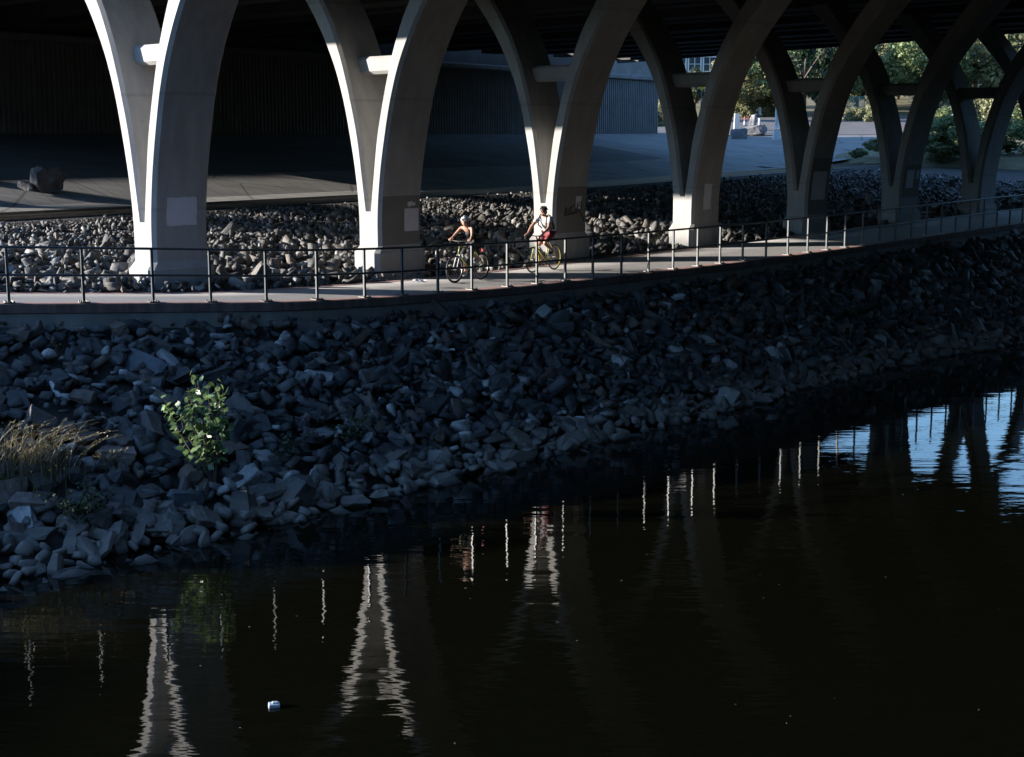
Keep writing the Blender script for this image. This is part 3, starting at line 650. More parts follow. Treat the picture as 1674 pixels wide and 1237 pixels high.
def grass(name, base, n, H, m, label, spread, lean=(.2, -.1), seeds=0, w=.008, group=None):
    r = empty(name, base); tag(r, label, 'grass', group); b = MB(); sd = MB()
    for i in range(n):
        p = Vector((random.gauss(0, spread), random.gauss(0, spread * .6), -.1)); h = H * random.uniform(.55, 1.1); d = Vector((random.gauss(lean[0], .25), random.gauss(lean[1], .2), 0)); pts = []
        for k in range(6):
            t = k / 5; pts.append(p + Vector((0, 0, h * (t - .28 * t * t * t))) + d * h * t * t)
        s = Vector((-d.y, d.x, 0)); s = (s.normalized() if s.length > .01 else Vector((1, 0, 0))); s = (s + rv() * .4).normalized()
        b.grid([[q - s * w * (1 - .85 * k / 5), q + s * w * (1 - .85 * k / 5)] for k, q in enumerate(pts)])
        if i < seeds:
            for k in range(14):
                q = pts[4].lerp(pts[5], k / 13) if k < 9 else pts[3].lerp(pts[4], k / 13); dd = (rv() + (pts[5] - pts[4]).normalized() * 1.2).normalized(); leaf(sd, q, dd, rv(), .035, .012, False)
    b.build('blades', m, r)
    if seeds: tag(sd.build('seed_heads', M['straw'], r), kind='stuff')
    return r
pb = onbank(38, 775); grass('tall_grass', pb, 240, 1.22, M['straw'], 'tall clump of dry grass with sunlit drooping seed heads at the left edge of the bank', .34, (.36, -.05), 110)
pb = onbank(20, 800); grass('tall_grass', pb, 90, .75, M['grassb'], 'shaded green grass clump at the foot of the tall dry grass', .35, (.1, -.1))
pb = onbank(178, 770); grass('dry_weed', pb, 70, .62, M['straw'], 'brittle brown weed stalks beside the squared brownish block', .12, (.05, 0), 30, .005)
pb = onbank(445, 745); grass('grass_tuft', pb, 40, .35, M['grassb'], 'short green tuft right of the sapling on the slope', .15)
for x, y, lb in ((90, 535, 'thin straw tuft at the foot of the path wall near the left edge'), (172, 530, 'straw tuft at the wall foot left of the nearest pier'), (88, 560, 'pale tuft between stones below the left end of the wall'), (12, 545, 'straw tuft at the left edge just under the wall'), (15, 690, 'sparse dry stalks above the tall grass clump')):
    pb = onbank(x, y + 6); grass('grass_tuft', pb, 16, .24, M['straw'], lb, .07, (.1, 0), 6, .005)

# ------------------------------------------------------------------ loose things
b = MB(); pts = [onbank(*q, .12) for q in ((838, 640), (858, 655), (872, 680), (885, 692))]; b.tube(pts, [.018, .016, .012, .006], 6); tag(b.build('branch', M['twig'], smooth=True), 'thin bare driftwood branch lying down the dark riprap', 'branch')
def litter(loc, s, label, m, seed, name='paper_litter'):
    r = random.Random(seed); b = MB(); rows = []
    for i in range(6):
        rows.append([Vector(((i - 2.5) * s / 5 + r.uniform(-.02, .02), (j - 2.5) * s / 7 + r.uniform(-.02, .02), r.uniform(.005, .22 * s))) for j in range(6)])
    b.grid(rows); o = b.build(name, m); o.location = loc; sf = o.modifiers.new('thickness', 'SOLIDIFY'); sf.thickness = .004; return tag(o, label, 'litter')
M['paper'] = plain('paper', (.72, .73, .76), .7, 0, .05)
p = at(686, 463, 1); rr = p - Vector((0, 0, EYE)); p = Vector((0, 0, EYE)) + rr * (-3.31 / rr.z)
litter(p + Vector((0, 0, .03)), .3, 'crumpled white paper lying on the path in front of the second pier', M['paper'], 3)
litter(onbank(735, 573, .14), .22, 'scrap of white paper caught in the riprap below the two cyclists', M['paper'], 5)
litter(onbank(948, 684, .14), .2, 'white scrap on the stones near the water under the man cyclist', M['paper'], 6)
p = at(448, 1155, 1); rr = p - Vector((0, 0, EYE)); p = Vector((0, 0, EYE)) + rr * ((RIV - EYE) / rr.z)
b = MB(); b.box((0, 0, .012), (.125, .085, .06)); b.box((.01, .01, .045), (.07, .05, .02)); o = bevel(b.build('floating_carton', plain('pale_blue_foam', (.5, .56, .62), .6)), .012); o.location = p; o.rotation_euler = (.12, .06, .25); tag(o, 'small pale carton floating on the dark river near the reflections', 'litter')
b = MB()
for k in range(34):
    x = random.uniform(200, 1650); y = random.uniform(800, 1230); q = at(x, y, 1) - Vector((0, 0, EYE)); q = Vector((0, 0, EYE)) + q * ((RIV - EYE) / q.z); r_ = random.uniform(.004, .009)
    a0 = random.random() * 6; b.add([q + Vector((r_ * math.cos(a0 + a) * 1.6, r_ * math.sin(a0 + a), .006 + .004 * math.sin(3 * a))) for a in (0, 1.2, 2.4, 3.6, 5)], [(0, 1, 2, 3, 4)])
tag(b.build('floating_specks', plain('leaf_litter', (.2, .18, .13), .7)), 'tiny leaf flecks and seeds drifting on the river surface', 'flecks', None, 'stuff')
def boulder(p, s, seed, label, m, group=None, rz=0):
    me = rock_mesh('boulder', seed, 1, m, 8); o = link(bpy.data.objects.new('boulder', me)); o.location = p; o.scale = s; o.rotation_euler = (.1, .1, rz); return tag(o, label, 'boulder', group)
M['boulder'] = rockmat('boulder_rock', [(0, (.2, .2, .21)), (1, (.27, .27, .28))], False); M['boulder_dark'] = rockmat('dark_boulder_rock', [(0, (.1, .1, .105)), (1, (.13, .13, .135))], False)
def onz(x, y, h):
    q = at(x, y, 1) - Vector((0, 0, EYE)); return Vector((0, 0, EYE)) + q * (h / q.z)
p = onz(77, 306, -1.6); boulder(p + Vector((0, 0, .28)), (.98, .95, 1.1), 312, 'large grey boulder sitting alone on the sunlit slope paving at the left', M['boulder_dark'], None, .9)
boulder(p + Vector((-.6, -.2, .05)), (.5, .5, .55), 306, 'smaller boulder leaning against the lone large boulder on the slope paving', M['boulder_dark'])

# ------------------------------------------------------------------ beyond the bridge
def gy(x, y):        # where the bearing meets the far ground
    for Y in np.arange(84, 240, .25):
        P = at(x, y, Y)
        if P.z <= EYE + far_h(P.x, Y) + .05: return P
    return P
for x, y, s, sd, lb in ((1208, 226, (2.0, 1.6, 1.7), 311, 'block shaped boulder in shade at the left of the far yard gap'), (1234, 221, (2.5, 1.7, 1.9), 317, 'split boulder in shade in the middle of the far yard gap'), (1244, 218, (1.4, 1.2, 1.2), 321, 'dark boulder behind the split boulder in the far yard gap')):
    P = gy(x, y); boulder(P + Vector((0, 0, .3)), (s[0] * .6, s[1] * .7, s[2] * .85), sd, lb, M['boulder'], None, sd)
P = gy(1231, 214); boulder(P + Vector((0, 0, .9)), (.7, .65, 1.9), 333, 'pointed upright boulder behind the split boulder', M['boulder'], None, 1)
M['orange'] = plain('orange_plastic', (.7, .1, .03), .45); 
for x, lb in ((1217, 'left'), (1223, 'middle'), (1229, 'right')):
    P = gy(x, 205); r = empty('road_delineator', P); tag(r, f'orange and white road delineator post, {lb} of the three in the far yard', 'delineator', 'delineator posts in the far yard')
    b = MB(); b.tube([(0, 0, .42), (0, 0, .85)], [.065, .05], 10); b.build('orange_top', M['orange'], r); b = MB(); b.tube([(0, 0, .06), (0, 0, .42)], [.075, .065], 10); b.build('white_sleeve', M['white'], r); b = MB(); b.tube([(0, 0, -.02), (0, 0, .06)], [.2, .16], 12); b.build('base', M['black'], r)
def bollard(x, y, H, r0, lb, name='bollard'):
    P = gy(x, y); r = empty(name, P); tag(r, lb, 'bollard'); b = MB(); b.tube([(0, 0, 0), (0, 0, .25), (0, 0, .28), (0, 0, H - .1), (0, 0, H)], [r0 * 1.5, r0 * 1.5, r0, r0, r0 * .6], 12); b.build('shaft', M['white'], r, smooth=False)
    b = MB(); b.tube([(0, 0, -.05), (0, 0, .12)], r0 * 1.9, 12); b.build('footing', M['wallc'], r)
bollard(1242, 190, .95, .17, 'stout white marker post at the far side of the road in front of the trees'); bollard(1241, 211, .95, .1, 'slim white post behind the boulders in the far yard')
# street lamp base pillar
P = gy(1269, 230); r = empty('lamp_pillar', P); tag(r, 'tall pale pillar on a wide footing at the right of the far yard gap', 'pillar'); b = MB(); b.box((0, 0, .5), (.55, .55, .8), None, 0, .8); b.build('footing', M['white'], r); b = MB(); b.tube([(0, 0, 1), (0, 0, 1.2), (0, 0, 3.6)], [.22, .15, .12], 10); b.build('shaft', M['white'], r); b = MB(); b.tube([(0, 0, 3.6), (0, 0, 6.2)], [.09, .06], 8); b.build('pole', M['steel'], r)
P = gy(1204, 213); r = empty('concrete_post', P); tag(r, 'short white post half hidden by the block shaped boulder', 'post'); b = MB(); b.box((0, 0, .7), (.5, .5, 1.5), None, 0, .75); b.build('shaft', M['white'], r); b = MB(); b.box((0, 0, .02), (.8, .8, .14)); b.build('footing', M['wallc'], r)
# yellow sign
P = at(1147, 138, 104); r = empty('road_sign', Vector((P.x, P.y, EYE + far_h(P.x, P.y)))); tag(r, 'yellow diamond warning sign seen through the pier lit at its foot', 'sign'); hz = P.z - r.location.z
b = MB(); b.box((0, 0, hz), (.62, .03, .62), Matrix.Rotation(R(45), 3, 'Y')); b.build('panel', plain('sign_yellow', (.8, .5, .02), .4), r); b = MB(); b.tube([(0, .06, -.3), (0, .06, hz + .4)], .04, 8); b.build('post', M['steel'], r)
# barrier
P0, P1 = gy(1520, 216), gy(1590, 212); r = empty('road_barrier', P0); tag(r, 'low white concrete barrier in the sun beyond the dark bushes', 'barrier'); b = MB(); dd = P1 - P0; n2 = Vector((-dd.y, dd.x, 0)).normalized()
b.grid([[Vector((0, 0, 0)) + q for q in (n2 * .35 + Vector((0, 0, -.2)), n2 * .3 + Vector((0, 0, .2)), n2 * .1 + Vector((0, 0, .75)), -n2 * .1 + Vector((0, 0, .75)), -n2 * .3 + Vector((0, 0, .2)), -n2 * .35 + Vector((0, 0, -.2)))], [dd + q for q in (n2 * .35 + Vector((0, 0, -.2)), n2 * .3 + Vector((0, 0, .2)), n2 * .1 + Vector((0, 0, .75)), -n2 * .1 + Vector((0, 0, .75)), -n2 * .3 + Vector((0, 0, .2)), -n2 * .35 + Vector((0, 0, -.2)))]], closed=True); b.build('body', M['white'], r)
# fences
def fence(name, P0, P1, H, nposts, mwire, mpost, lb, pitch=.14):
    r = empty(name, P0); tag(r, lb, 'fence'); dd = P1 - P0; b = MB(); L = dd.length; k = int(L / pitch)
    for i in range(-int(H / pitch), k):
        a = i * pitch; c = a + H
        for s in (0, 1):
            x0, x1 = (max(a, 0), min(c, L)); 
            if x1 <= x0: continue
            z0, z1 = (x0 - a, x1 - a) if s == 0 else (H - (x0 - a), H - (x1 - a)); b.tube([dd * (x0 / L) + Vector((0, 0, z0)), dd * (x1 / L) + Vector((0, 0, z1))], .008, 3, caps=False)
    b.build('mesh_panel', mwire, r)
    for i in range(nposts): b = MB(); q = dd * (i / (nposts - 1)); b.tube([q + Vector((0, 0, -.3)), q + Vector((0, 0, H + .05))], .035, 6); b.build('post', mpost, r)
    b = MB(); b.tube([Vector((0, 0, H)), dd + Vector((0, 0, H))], .025, 6); b.build('top_rail', mpost, r)
fence('chain_link_fence', gy(1205, 187) + Vector((0, 3, .2)), gy(1300, 184) + Vector((0, 3, .3)), 1.8, 5, M['steel'], M['steel'], 'grey chain link fence along the far side of the road below the trees', .2)
M['teal'] = plain('teal_mesh', (.12, .35, .33), .6); fence('mesh_fence', gy(1392, 194) + Vector((0, 2, .2)), gy(1420, 193) + Vector((0, 2, .2)), 2.0, 4, M['teal'], M['teal'], 'teal mesh fence panel in the narrow gap above the asphalt', .12)

# trees and shrubs
def crown_mesh(name, seed, n, R3, m, leafL, clumps=26):
    r = random.Random(seed); b = MB(); cs = []
    for i in range(clumps):
        d = Vector((r.gauss(0, 1), r.gauss(0, 1), r.gauss(0, 1))).normalized() * r.uniform(.35, 1.0) ** .6
        cs.append((Vector((d.x * R3[0], d.y * R3[1], d.z * R3[2])), r.uniform(.2, .42)))
    for k in range(n):
        c, s = r.choice(cs); q = Vector((r.gauss(0, 1), r.gauss(0, 1), r.gauss(0, 1))).normalized() * s * R3[0] * r.uniform(.4, 1.0); p = c + q
        nn = (q.normalized() + Vector((r.gauss(0, .6), r.gauss(0, .6), r.gauss(.2, .6)))).normalized(); t = nn.orthogonal().normalized(); t = Quaternion(nn, r.random() * 6.28) @ t; s2 = nn.cross(t); L = leafL * r.uniform(.6, 1.3)
        b.add([p - t * L * .5, p + s2 * L * .28, p + t * L * .5, p - s2 * L * .28], [(0, 1, 2, 3)])
    me = bpy.data.meshes.new(name); me.from_pydata(b.v, [], b.f); me.update(); me.materials.append(m); return me
crowns = {'a': crown_mesh('crown', 1, 9000, (3.2, 3.0, 2.8), M['leaf_green'], .34), 'b': crown_mesh('crown', 2, 9000, (3.4, 3.0, 2.6), M['leaf_olive'], .32), 'c': crown_mesh('crown', 3, 7500, (2.6, 2.6, 3.4), M['leaf_dark'], .34), 'd': crown_mesh('crown', 4, 6000, (1.5, 1.4, 1.0), M['leaf_olive'], .2)}
tb = MB(); tb.tube([(0, 0, -1), (.05, 0, 1.2), (.0, .1, 2.6), (.1, 0, 4.4)], [.26, .2, .15, .06], 8)
for a in range(6):
    q = Vector((math.cos(a * 1.05), math.sin(a * 1.05), .8)); tb.tube([(0, 0, 1.6 + a * .25), Vector((0, 0, 1.9 + a * .25)) + q * .9, Vector((0, 0, 2.1 + a * .25)) + q * 2.1], [.1, .07, .02], 6)
trunk0 = tb.build('trunk', M['bark'], smooth=True); TRM = trunk0.data; bpy.data.objects.remove(trunk0)
def tree(x, y0, Y, H, k, lb, group='trees beyond the road'):
    P = at(x, y0, Y); g = EYE + far_h(P.x, Y) + max(0, Y - 152) * .09 - .1; r = empty('tree', (P.x, Y, g)); tag(r, lb, 'tree', group); s = H / 6.6
    t = link(bpy.data.objects.new('trunk', TRM), r); t.scale = (s, s, s); c = link(bpy.data.objects.new('crown', crowns[k]), r); c.location = (0, 0, 3.9 * s); c.scale = (s, s, s); c.rotation_euler = (0, 0, random.random() * 6.28); return r
kinds = {'a': 'green leafy tree', 'b': 'olive yellow tree', 'c': 'dark green tree'}
spots = [(1205, 150, 7.5, 'b', 'standing behind the chain link fence at its left end'), (1238, 152, 5.4, 'b', 'rising over the stout white marker post'), (1276, 150, 8.0, 'a', 'at the right end of the chain link fence'), (1135, 158, 4.2, 'c', 'in front of the blue house'), (1312, 146, 9.0, 'c', 'filling the gap above the beam of the wide patch pier'),
         (1345, 150, 8.0, 'a', 'right of the dark tree and left of the white house corner'), (1398, 156, 7.5, 'b', 'behind the teal fence panel'), (1440, 160, 7.0, 'b', 'pale and tall right of the teal fence panel'), (1466, 165, 6.0, 'b', 'below the white house with dark windows'), (1507, 150, 9.5, 'a', 'bright crown right of the white house'), (1530, 156, 8.5, 'b', 'between the bright crown and the shaded hillside tree'),
         (1590, 165, 11, 'c', 'dark on the hillside above the low barrier'), (1625, 160, 12, 'a', 'in the right hand gap above the pale scrub'), (1668, 150, 11, 'b', 'cut by the right edge of the frame'), (1700, 152, 11, 'a', 'just beyond the right edge'), (1085, 140, 5.0, 'b', 'beyond the end of the ribbed wall')]
for x, Y, H, k, lb in spots: tree(x, 190, Y, H, k, f'{kinds[k]} {lb}')
def bushfar(x, y, s, k, lb, Y=None):
    P = gy(x, y) if Y is None else at(x, y, Y); o = link(bpy.data.objects.new('bush', crowns[k])); o.location = P + Vector((0, 0, .5 * s)); o.scale = (s, s, s); o.rotation_euler = (0, 0, random.random() * 6); tag(o, lb, 'bush', 'bushes beyond the bridge'); return o
for x, y, s, k, lb in ((1072, 206, .95, 'd', 'small green bush at the foot of the ribbed wall end'), (1215, 190, 1.0, 'd', 'olive scrub left of the stout white post'), (1258, 189, .9, 'd', 'olive scrub right of the stout white post'), (1398, 197, .8, 'd', 'weeds in front of the teal fence panel'), (1425, 198, 1.0, 'd', 'yellow green weeds at the asphalt edge'),
                       (1552, 204, 1.0, 'd', 'sunlit grass bank bush behind the white barrier'), (1580, 203, 1.1, 'd', 'pale scrub at the right end of the white barrier'), (1612, 200, 1.6, 'd', 'pale dry scrub under the dark hillside tree'), (1640, 205, 1.6, 'd', 'dry scrub nearest the right edge')):
    bushfar(x, y, s, k, lb)
for x, y, Y, s, lb in ((1538, 240, 96, 1.3, 'dark green bush in shade left of the last full pier'), (1562, 244, 94, 1.5, 'dark bush in shade behind the last full pier'), (1550, 232, 100, 1.6, 'broad dark bush in shade below the white barrier'), (1668, 238, 98, 1.6, 'dark bush at the right edge above the railway'), (1430, 243, 96, .45, 'weed tuft in a crack of the shaded paving'), (1404, 255, 92, .35, 'low weed patch on the shaded paving')):
    o = bushfar(x, y, s * .85, 'a', lb, Y); o.scale = (s * .55, s * .55, s * .3)
for k, (v, u, sc) in enumerate(((-14.2, -1.5, .42), (-16, -2.6, .42), (-18, -3.8, .42))):  # brush out of view, added to keep low sun off the left bank
    o = link(bpy.data.objects.new('bush', crowns['c'])); o.location = S(v, u, float(path_h(v)) + .1); o.scale = (sc, sc, sc * (.3 if v > -13 else .6)); o.rotation_euler = (0, 0, k); tag(o, 'unseen brush added left of the bridge to shade the river bank', 'bush', 'brush on the bank top left of the bridge')
for k, (v, u, zc, sc, lb) in enumerate(((-30, -48.5, 10.8, 1.5, 'unseen tree added upstream behind the wing wall to shade the rubble'), (-34, -64, 7, 1.2, 'second unseen shade tree added upstream farther from the river'))):  # unseen trees with flattened crowns, added to shade the rubble
    r = empty('tree', S(v, u, -1.9)); tag(r, lb, 'tree', 'unseen shade trees upstream'); t = link(bpy.data.objects.new('trunk', TRM), r); t.scale = (1.4, 1.4, 2.4); c = link(bpy.data.objects.new('crown', crowns['a']), r); c.location = (0, 0, zc + 1.9); c.scale = (sc * .8, sc, sc * .3)
P = onz(-95, 300, -1.5); boulder(P + Vector((0, 0, .3)), (2.2, 1.6, 1.9), 341, 'unseen big boulder added left of the lone grey boulder to cast a shadow', M['boulder'])  # boulders out of view, added for the shadows they throw on the paving
P = onz(-150, 322, -1.8); boulder(P + Vector((0, 0, .3)), (2.4, 1.4, 1.6), 347, 'unseen flat boulder added beside the railway to cast a shadow', M['boulder'])
# houses
M['siding_blue'] = plain('blue_siding', (.22, .3, .42), .7); M['siding_white'] = plain('white_siding', (.7, .71, .74), .7); M['roof'] = plain('grey_shingle', (.12, .12, .13), .9); M['glass'] = plain('window_glass', (.05, .07, .1), .08)
def house(x, y, Y, W, H, m, lb, rows, cols, rot=.2):
    P = at(x, y, Y); r = empty('house', (P.x, Y, P.z - H * .55), rot); tag(r, lb, 'house'); b = MB(); b.box((0, 4, H / 2 - 2), (W, 8, H + 4)); b.build('wall', m, r)
    b = MB(); b.add([(-W / 2 - .4, -.4, H), (W / 2 + .4, -.4, H), (W / 2 + .4, 8.4, H), (-W / 2 - .4, 8.4, H), (-W / 2 - .4, 4, H + 2.4), (W / 2 + .4, 4, H + 2.4)], [(0, 1, 5, 4), (2, 3, 4, 5), (0, 4, 3), (1, 2, 5), (3, 2, 1, 0)]); b.build('roof', M['roof'], r)
    for j in range(rows):
        for i in range(cols):
            cx_ = (i + .5) * W / cols - W / 2; cz = (j + .5) * H / rows; b = MB(); fw = 1.5; fh = 1.7
            for q in ((-fw / 2, 0, .14, fh + .14), (fw / 2, 0, .14, fh + .14), (0, 0, .07, fh)): b.box((cx_ + q[0], -.05, cz), (q[2], .12, q[3]))
            for q in (-fh / 2, 0, fh / 2): b.box((cx_, -.055, cz + q), (fw - .02, .1, .12 if q else .06))
            f = b.build('window', M['white'], r); b = MB(); b.box((cx_, -.01, cz), (fw, .04, fh)); b.build('pane', M['glass'], f)
    b = MB()
    for s in (-1, 1): b.box((s * W / 2, -.03, H / 2 - 1), (.3, .3, H + 2))
    b.build('corner_trim', M['white'], r)
house(1160, 100, 172, 9, 6.5, M['siding_blue'], 'blue sided house with white trimmed windows seen above a cross beam', 1, 5, .1)
house(1243, 118, 185, 8, 6, M['siding_white'], 'pale building peeking above the trees in the pointed gap', 2, 2, .0)
house(1357, 88, 180, 5.5, 6, M['siding_white'], 'white house corner beside a tall green tree', 2, 2, .2)
house(1475, 78, 190, 6.5, 7.5, M['siding_white'], 'white house with dark windows over the bright tree', 3, 3, .05)

# ------------------------------------------------------------------ cyclists
def skin_mesh(verts, edges, root, sub=2):
    me = bpy.data.meshes.new('skin_tmp'); me.from_pydata([v[0] for v in verts], edges, []); me.update(); o = bpy.data.objects.new('skin_tmp', me); COL.objects.link(o)
    sm = o.modifiers.new('skin', 'SKIN'); sm.use_smooth_shade = True; sm.branch_smoothing = .6
    for i, (p, r) in enumerate(verts):
        d = me.skin_vertices[0].data[i]; d.radius = r if isinstance(r, tuple) else (r, r); d.use_root = (i == root)
    sb = o.modifiers.new('sub', 'SUBSURF'); sb.levels = sub; sb.render_levels = sub
    bpy.context.view_layer.update(); dg = bpy.context.evaluated_depsgraph_get(); out = bpy.data.meshes.new_from_object(o.evaluated_get(dg)); bpy.data.objects.remove(o); return out
class SK:
    def __init__(s): s.v = []; s.e = []
    def p(s, co, r, to=None):
        s.v.append((Vector(co), r)); i = len(s.v) - 1
        if to is not None: s.e.append((to, i))
        return i
    def build(s, name, m, parent, root=0, extra=None, sub=2):
        me = skin_mesh(s.v, s.e, root, sub); me.materials.clear(); me.materials.append(m)
        if extra:
            bm = bmesh.new(); bm.from_mesh(me); t = bpy.data.meshes.new('t'); t.from_pydata(extra.v, [], extra.f); bm.from_mesh(t); bmesh.ops.recalc_face_normals(bm, faces=bm.faces); bm.to_mesh(me); bm.free(); bpy.data.meshes.remove(t)
        me.polygons.foreach_set('use_smooth', [True] * len(me.polygons)); me.name = name; return link(bpy.data.objects.new(name, me), parent)
def knee(h, f, l1, l2, fwd, out):
    d = f - h; L = min(d.length, l1 + l2 - .004); dn = d.normalized(); a = (l1 * l1 - l2 * l2 + L * L) / (2 * L); hh = math.sqrt(max(0, l1 * l1 - a * a)); q = (fwd - dn * fwd.dot(dn)).normalized(); return h + dn * a + q * hh + out
def ring_pts(c, r, n=36): return [Vector((c[0] + r * math.cos(2 * math.pi * i / n), c[1], c[2] + r * math.sin(2 * math.pi * i / n))) for i in range(n)]
M['skin'] = plain('skin', (.6, .34, .24), .5, 0, .05); M['skin2'] = plain('tanned_skin', (.58, .32, .22), .5, 0, .05); M['hair'] = plain('dark_hair', (.03, .02, .015), .5); M['blackcloth'] = plain('black_cloth', (.02, .02, .024), .8)
M['tee'] = plain('pale_grey_tee', (.8, .8, .83), .85, 0, .08); M['redcloth'] = plain('red_shorts', (.28, .05, .06), .8); M['helmet_w'] = plain('white_helmet', (.95, .96, .98), .35, 0, .03); M['helmet_k'] = plain('black_helmet', (.03, .03, .033), .35)
M['olive'] = plain('olive_green_paint', (.28, .31, .1), .3, 0, .04); M['yellow'] = plain('yellow_green_paint', (.55, .5, .12), .3, 0, .04); M['alu'] = plain('aluminium', (.6, .6, .6), .3, .9); M['pack'] = plain('black_pack', (.025, .026, .03), .7); M['bottle'] = plain('bottle_plastic', (.6, .62, .6), .4); M['lens'] = plain('dark_lens', (.01, .01, .012), .1); M['lip'] = plain('lips', (.3, .1, .09), .5)
WR = .335
def bicycle(v, u, name_label, framem, rimm, drop, ang, tyre):
    r = empty('bicycle', S(v, u, float(path_h(v)) + .012), ang); tag(r, name_label, 'bicycle')
    rear, front = Vector((-.44, 0, WR)), Vector((.6, 0, WR)); bb = Vector((0, 0, .29)); st = Vector((-.17, 0, .80)); ht, hb = Vector((.4, 0, .86)), Vector((.45, 0, .70))
    f = MB()
    for a, c, rad in ((bb, st, .017), (st + Vector((.02, 0, -.05)), ht, .018), (bb, hb, .021), (ht + Vector((-.005, 0, .02)), hb + Vector((.005, 0, -.03)), .023)): f.tube([a, c], rad, 8)
    for sd in (-1, 1):
        f.tube([bb + Vector((0, sd * .03, 0)), rear + Vector((.1, sd * .055, 0)), rear + Vector((0, sd * .065, 0))], .011, 6); f.tube([st + Vector((.01, sd * .015, -.04)), rear + Vector((0, sd * .065, 0))], .009, 6)
    f.build('frame', framem, r, smooth=True)
    f = MB()
    for sd in (-1, 1): f.tube([hb + Vector((.005, sd * .02, -.03)), hb + Vector((.02, sd * .05, -.06)), front + Vector((0, sd * .055, 0))], [.016, .016, .011], 6)
    f.build('fork', M['white'] if framem is M['olive'] else framem, r, smooth=True)
    for c in (rear, front):
        wl = MB(); wl.tube([c + Vector((0, -.05, 0)), c + Vector((0, .05, 0))], .022, 8)
        for i in range(20):
            a = 2 * math.pi * i / 20; wl.tube([c + Vector((0, (-.025 if i % 2 else .025), 0)), c + Vector((math.cos(a) * (WR - .03), 0, math.sin(a) * (WR - .03)))], .0016, 4, caps=False)
        w_ = wl.build('wheel', M['alu'], r); t = MB(); t.tube(ring_pts(c, WR - tyre), tyre, 8, closed=True); t.build('tyre', M['black'], w_, smooth=True); t = MB(); t.tube(ring_pts(c, WR - tyre * 2 - .008), .011, 6, closed=True); t.build('rim', rimm, w_, smooth=True)
    s_ = MB(); s_.grid([[Vector((-.19 + x, y * wd, .9 + .012 * math.cos(y * 1.5))) for y in (-1, -.5, 0, .5, 1)] for x, wd in ((-.13, .07), (-.08, .075), (0, .04), (.08, .022), (.14, .012))]); o = s_.build('saddle', M['black'], r, smooth=True); sf = o.modifiers.new('t', 'SOLIDIFY'); sf.thickness = .035
    s_ = MB(); s_.tube([st, Vector((-.19, 0, .88))], .014, 8); s_.build('seat_post', M['alu'], r)
    h = MB()
    if drop:
        h.tube([ht, ht + Vector((.03, 0, .06)), Vector((.5, 0, .94))], .015, 8)
        for sd in (-1, 1): h.tube([Vector((.5, 0, .94)), Vector((.5, sd * .2, .945)), Vector((.56, sd * .22, .94)), Vector((.61, sd * .22, .91)), Vector((.6, sd * .22, .84)), Vector((.54, sd * .22, .81)), Vector((.47, sd * .22, .815))], .013, 8)
        for sd in (-1, 1): h.tube([Vector((.61, sd * .22, .92)), Vector((.64, sd * .22, .97)), Vector((.64, sd * .22, .86))], [.016, .014, .006], 6)
    else:
        h.tube([ht, ht + Vector((.02, 0, .08)), Vector((.47, 0, .99))], .016, 8)
        h.tube([Vector((.36, -.31, 1.0)), Vector((.43, -.18, 1.0)), Vector((.47, -.05, .99)), Vector((.47, .05, .99)), Vector((.43, .18, 1.0)), Vector((.36, .31, 1.0))], .013, 8)
        for sd in (-1, 1): h.tube([Vector((.42, sd * .2, .99)), Vector((.46, sd * .27, .95))], .006, 5)
    h.build('handlebar', M['black'], r, smooth=True)
    for k, sd in ((0, -1), (1, 1)):
        a = R(-62) + math.pi * k; p = bb + Vector((math.cos(a) * .17, sd * .07, math.sin(a) * .17)); c = MB(); c.tube([bb + Vector((0, sd * .06, 0)), p], .012, 6); c.box(p + Vector((0, sd * .055, 0)), (.09, .09, .02)); c.build('crank', M['alu'], r)
    c = MB(); c.tube(ring_pts((bb.x, -.045, bb.z), .085, 24), .007, 6, closed=True); c.tube([bb + Vector((0, -.05, .085)), rear + Vector((0, -.05, .035))], .005, 4); c.tube([bb + Vector((0, -.05, -.085)), rear + Vector((0, -.05, -.035))], .005, 4); c.build('chain', M['steel'], r)
    q = bb.lerp(hb, .45); dn = (hb - bb).normalized(); up = Vector((-dn.z, 0, dn.x)); c = MB(); c.tube([q + up * .06, q + up * .06 + dn * .15, q + up * .06 + dn * .17, q + up * .06 + dn * .2], [.034, .034, .018, .018], 10); c.build('water_bottle', M['bottle'], r)
    if drop is False:
        for sd in (.3, -.3): c = MB(); c.tube([Vector((.37, sd - .06 * (1 if sd > 0 else -1), 1.0)), Vector((.355, sd + .02 * (1 if sd > 0 else -1), 1.0))], .017, 8); c.build('grip', M['black'], r)
        c = MB(); c.box((-.5, 0, .72), (.03, .05, .06)); c.build('reflector', plain('red_reflector', (.5, .03, .02), .3), r)
    return r, bb
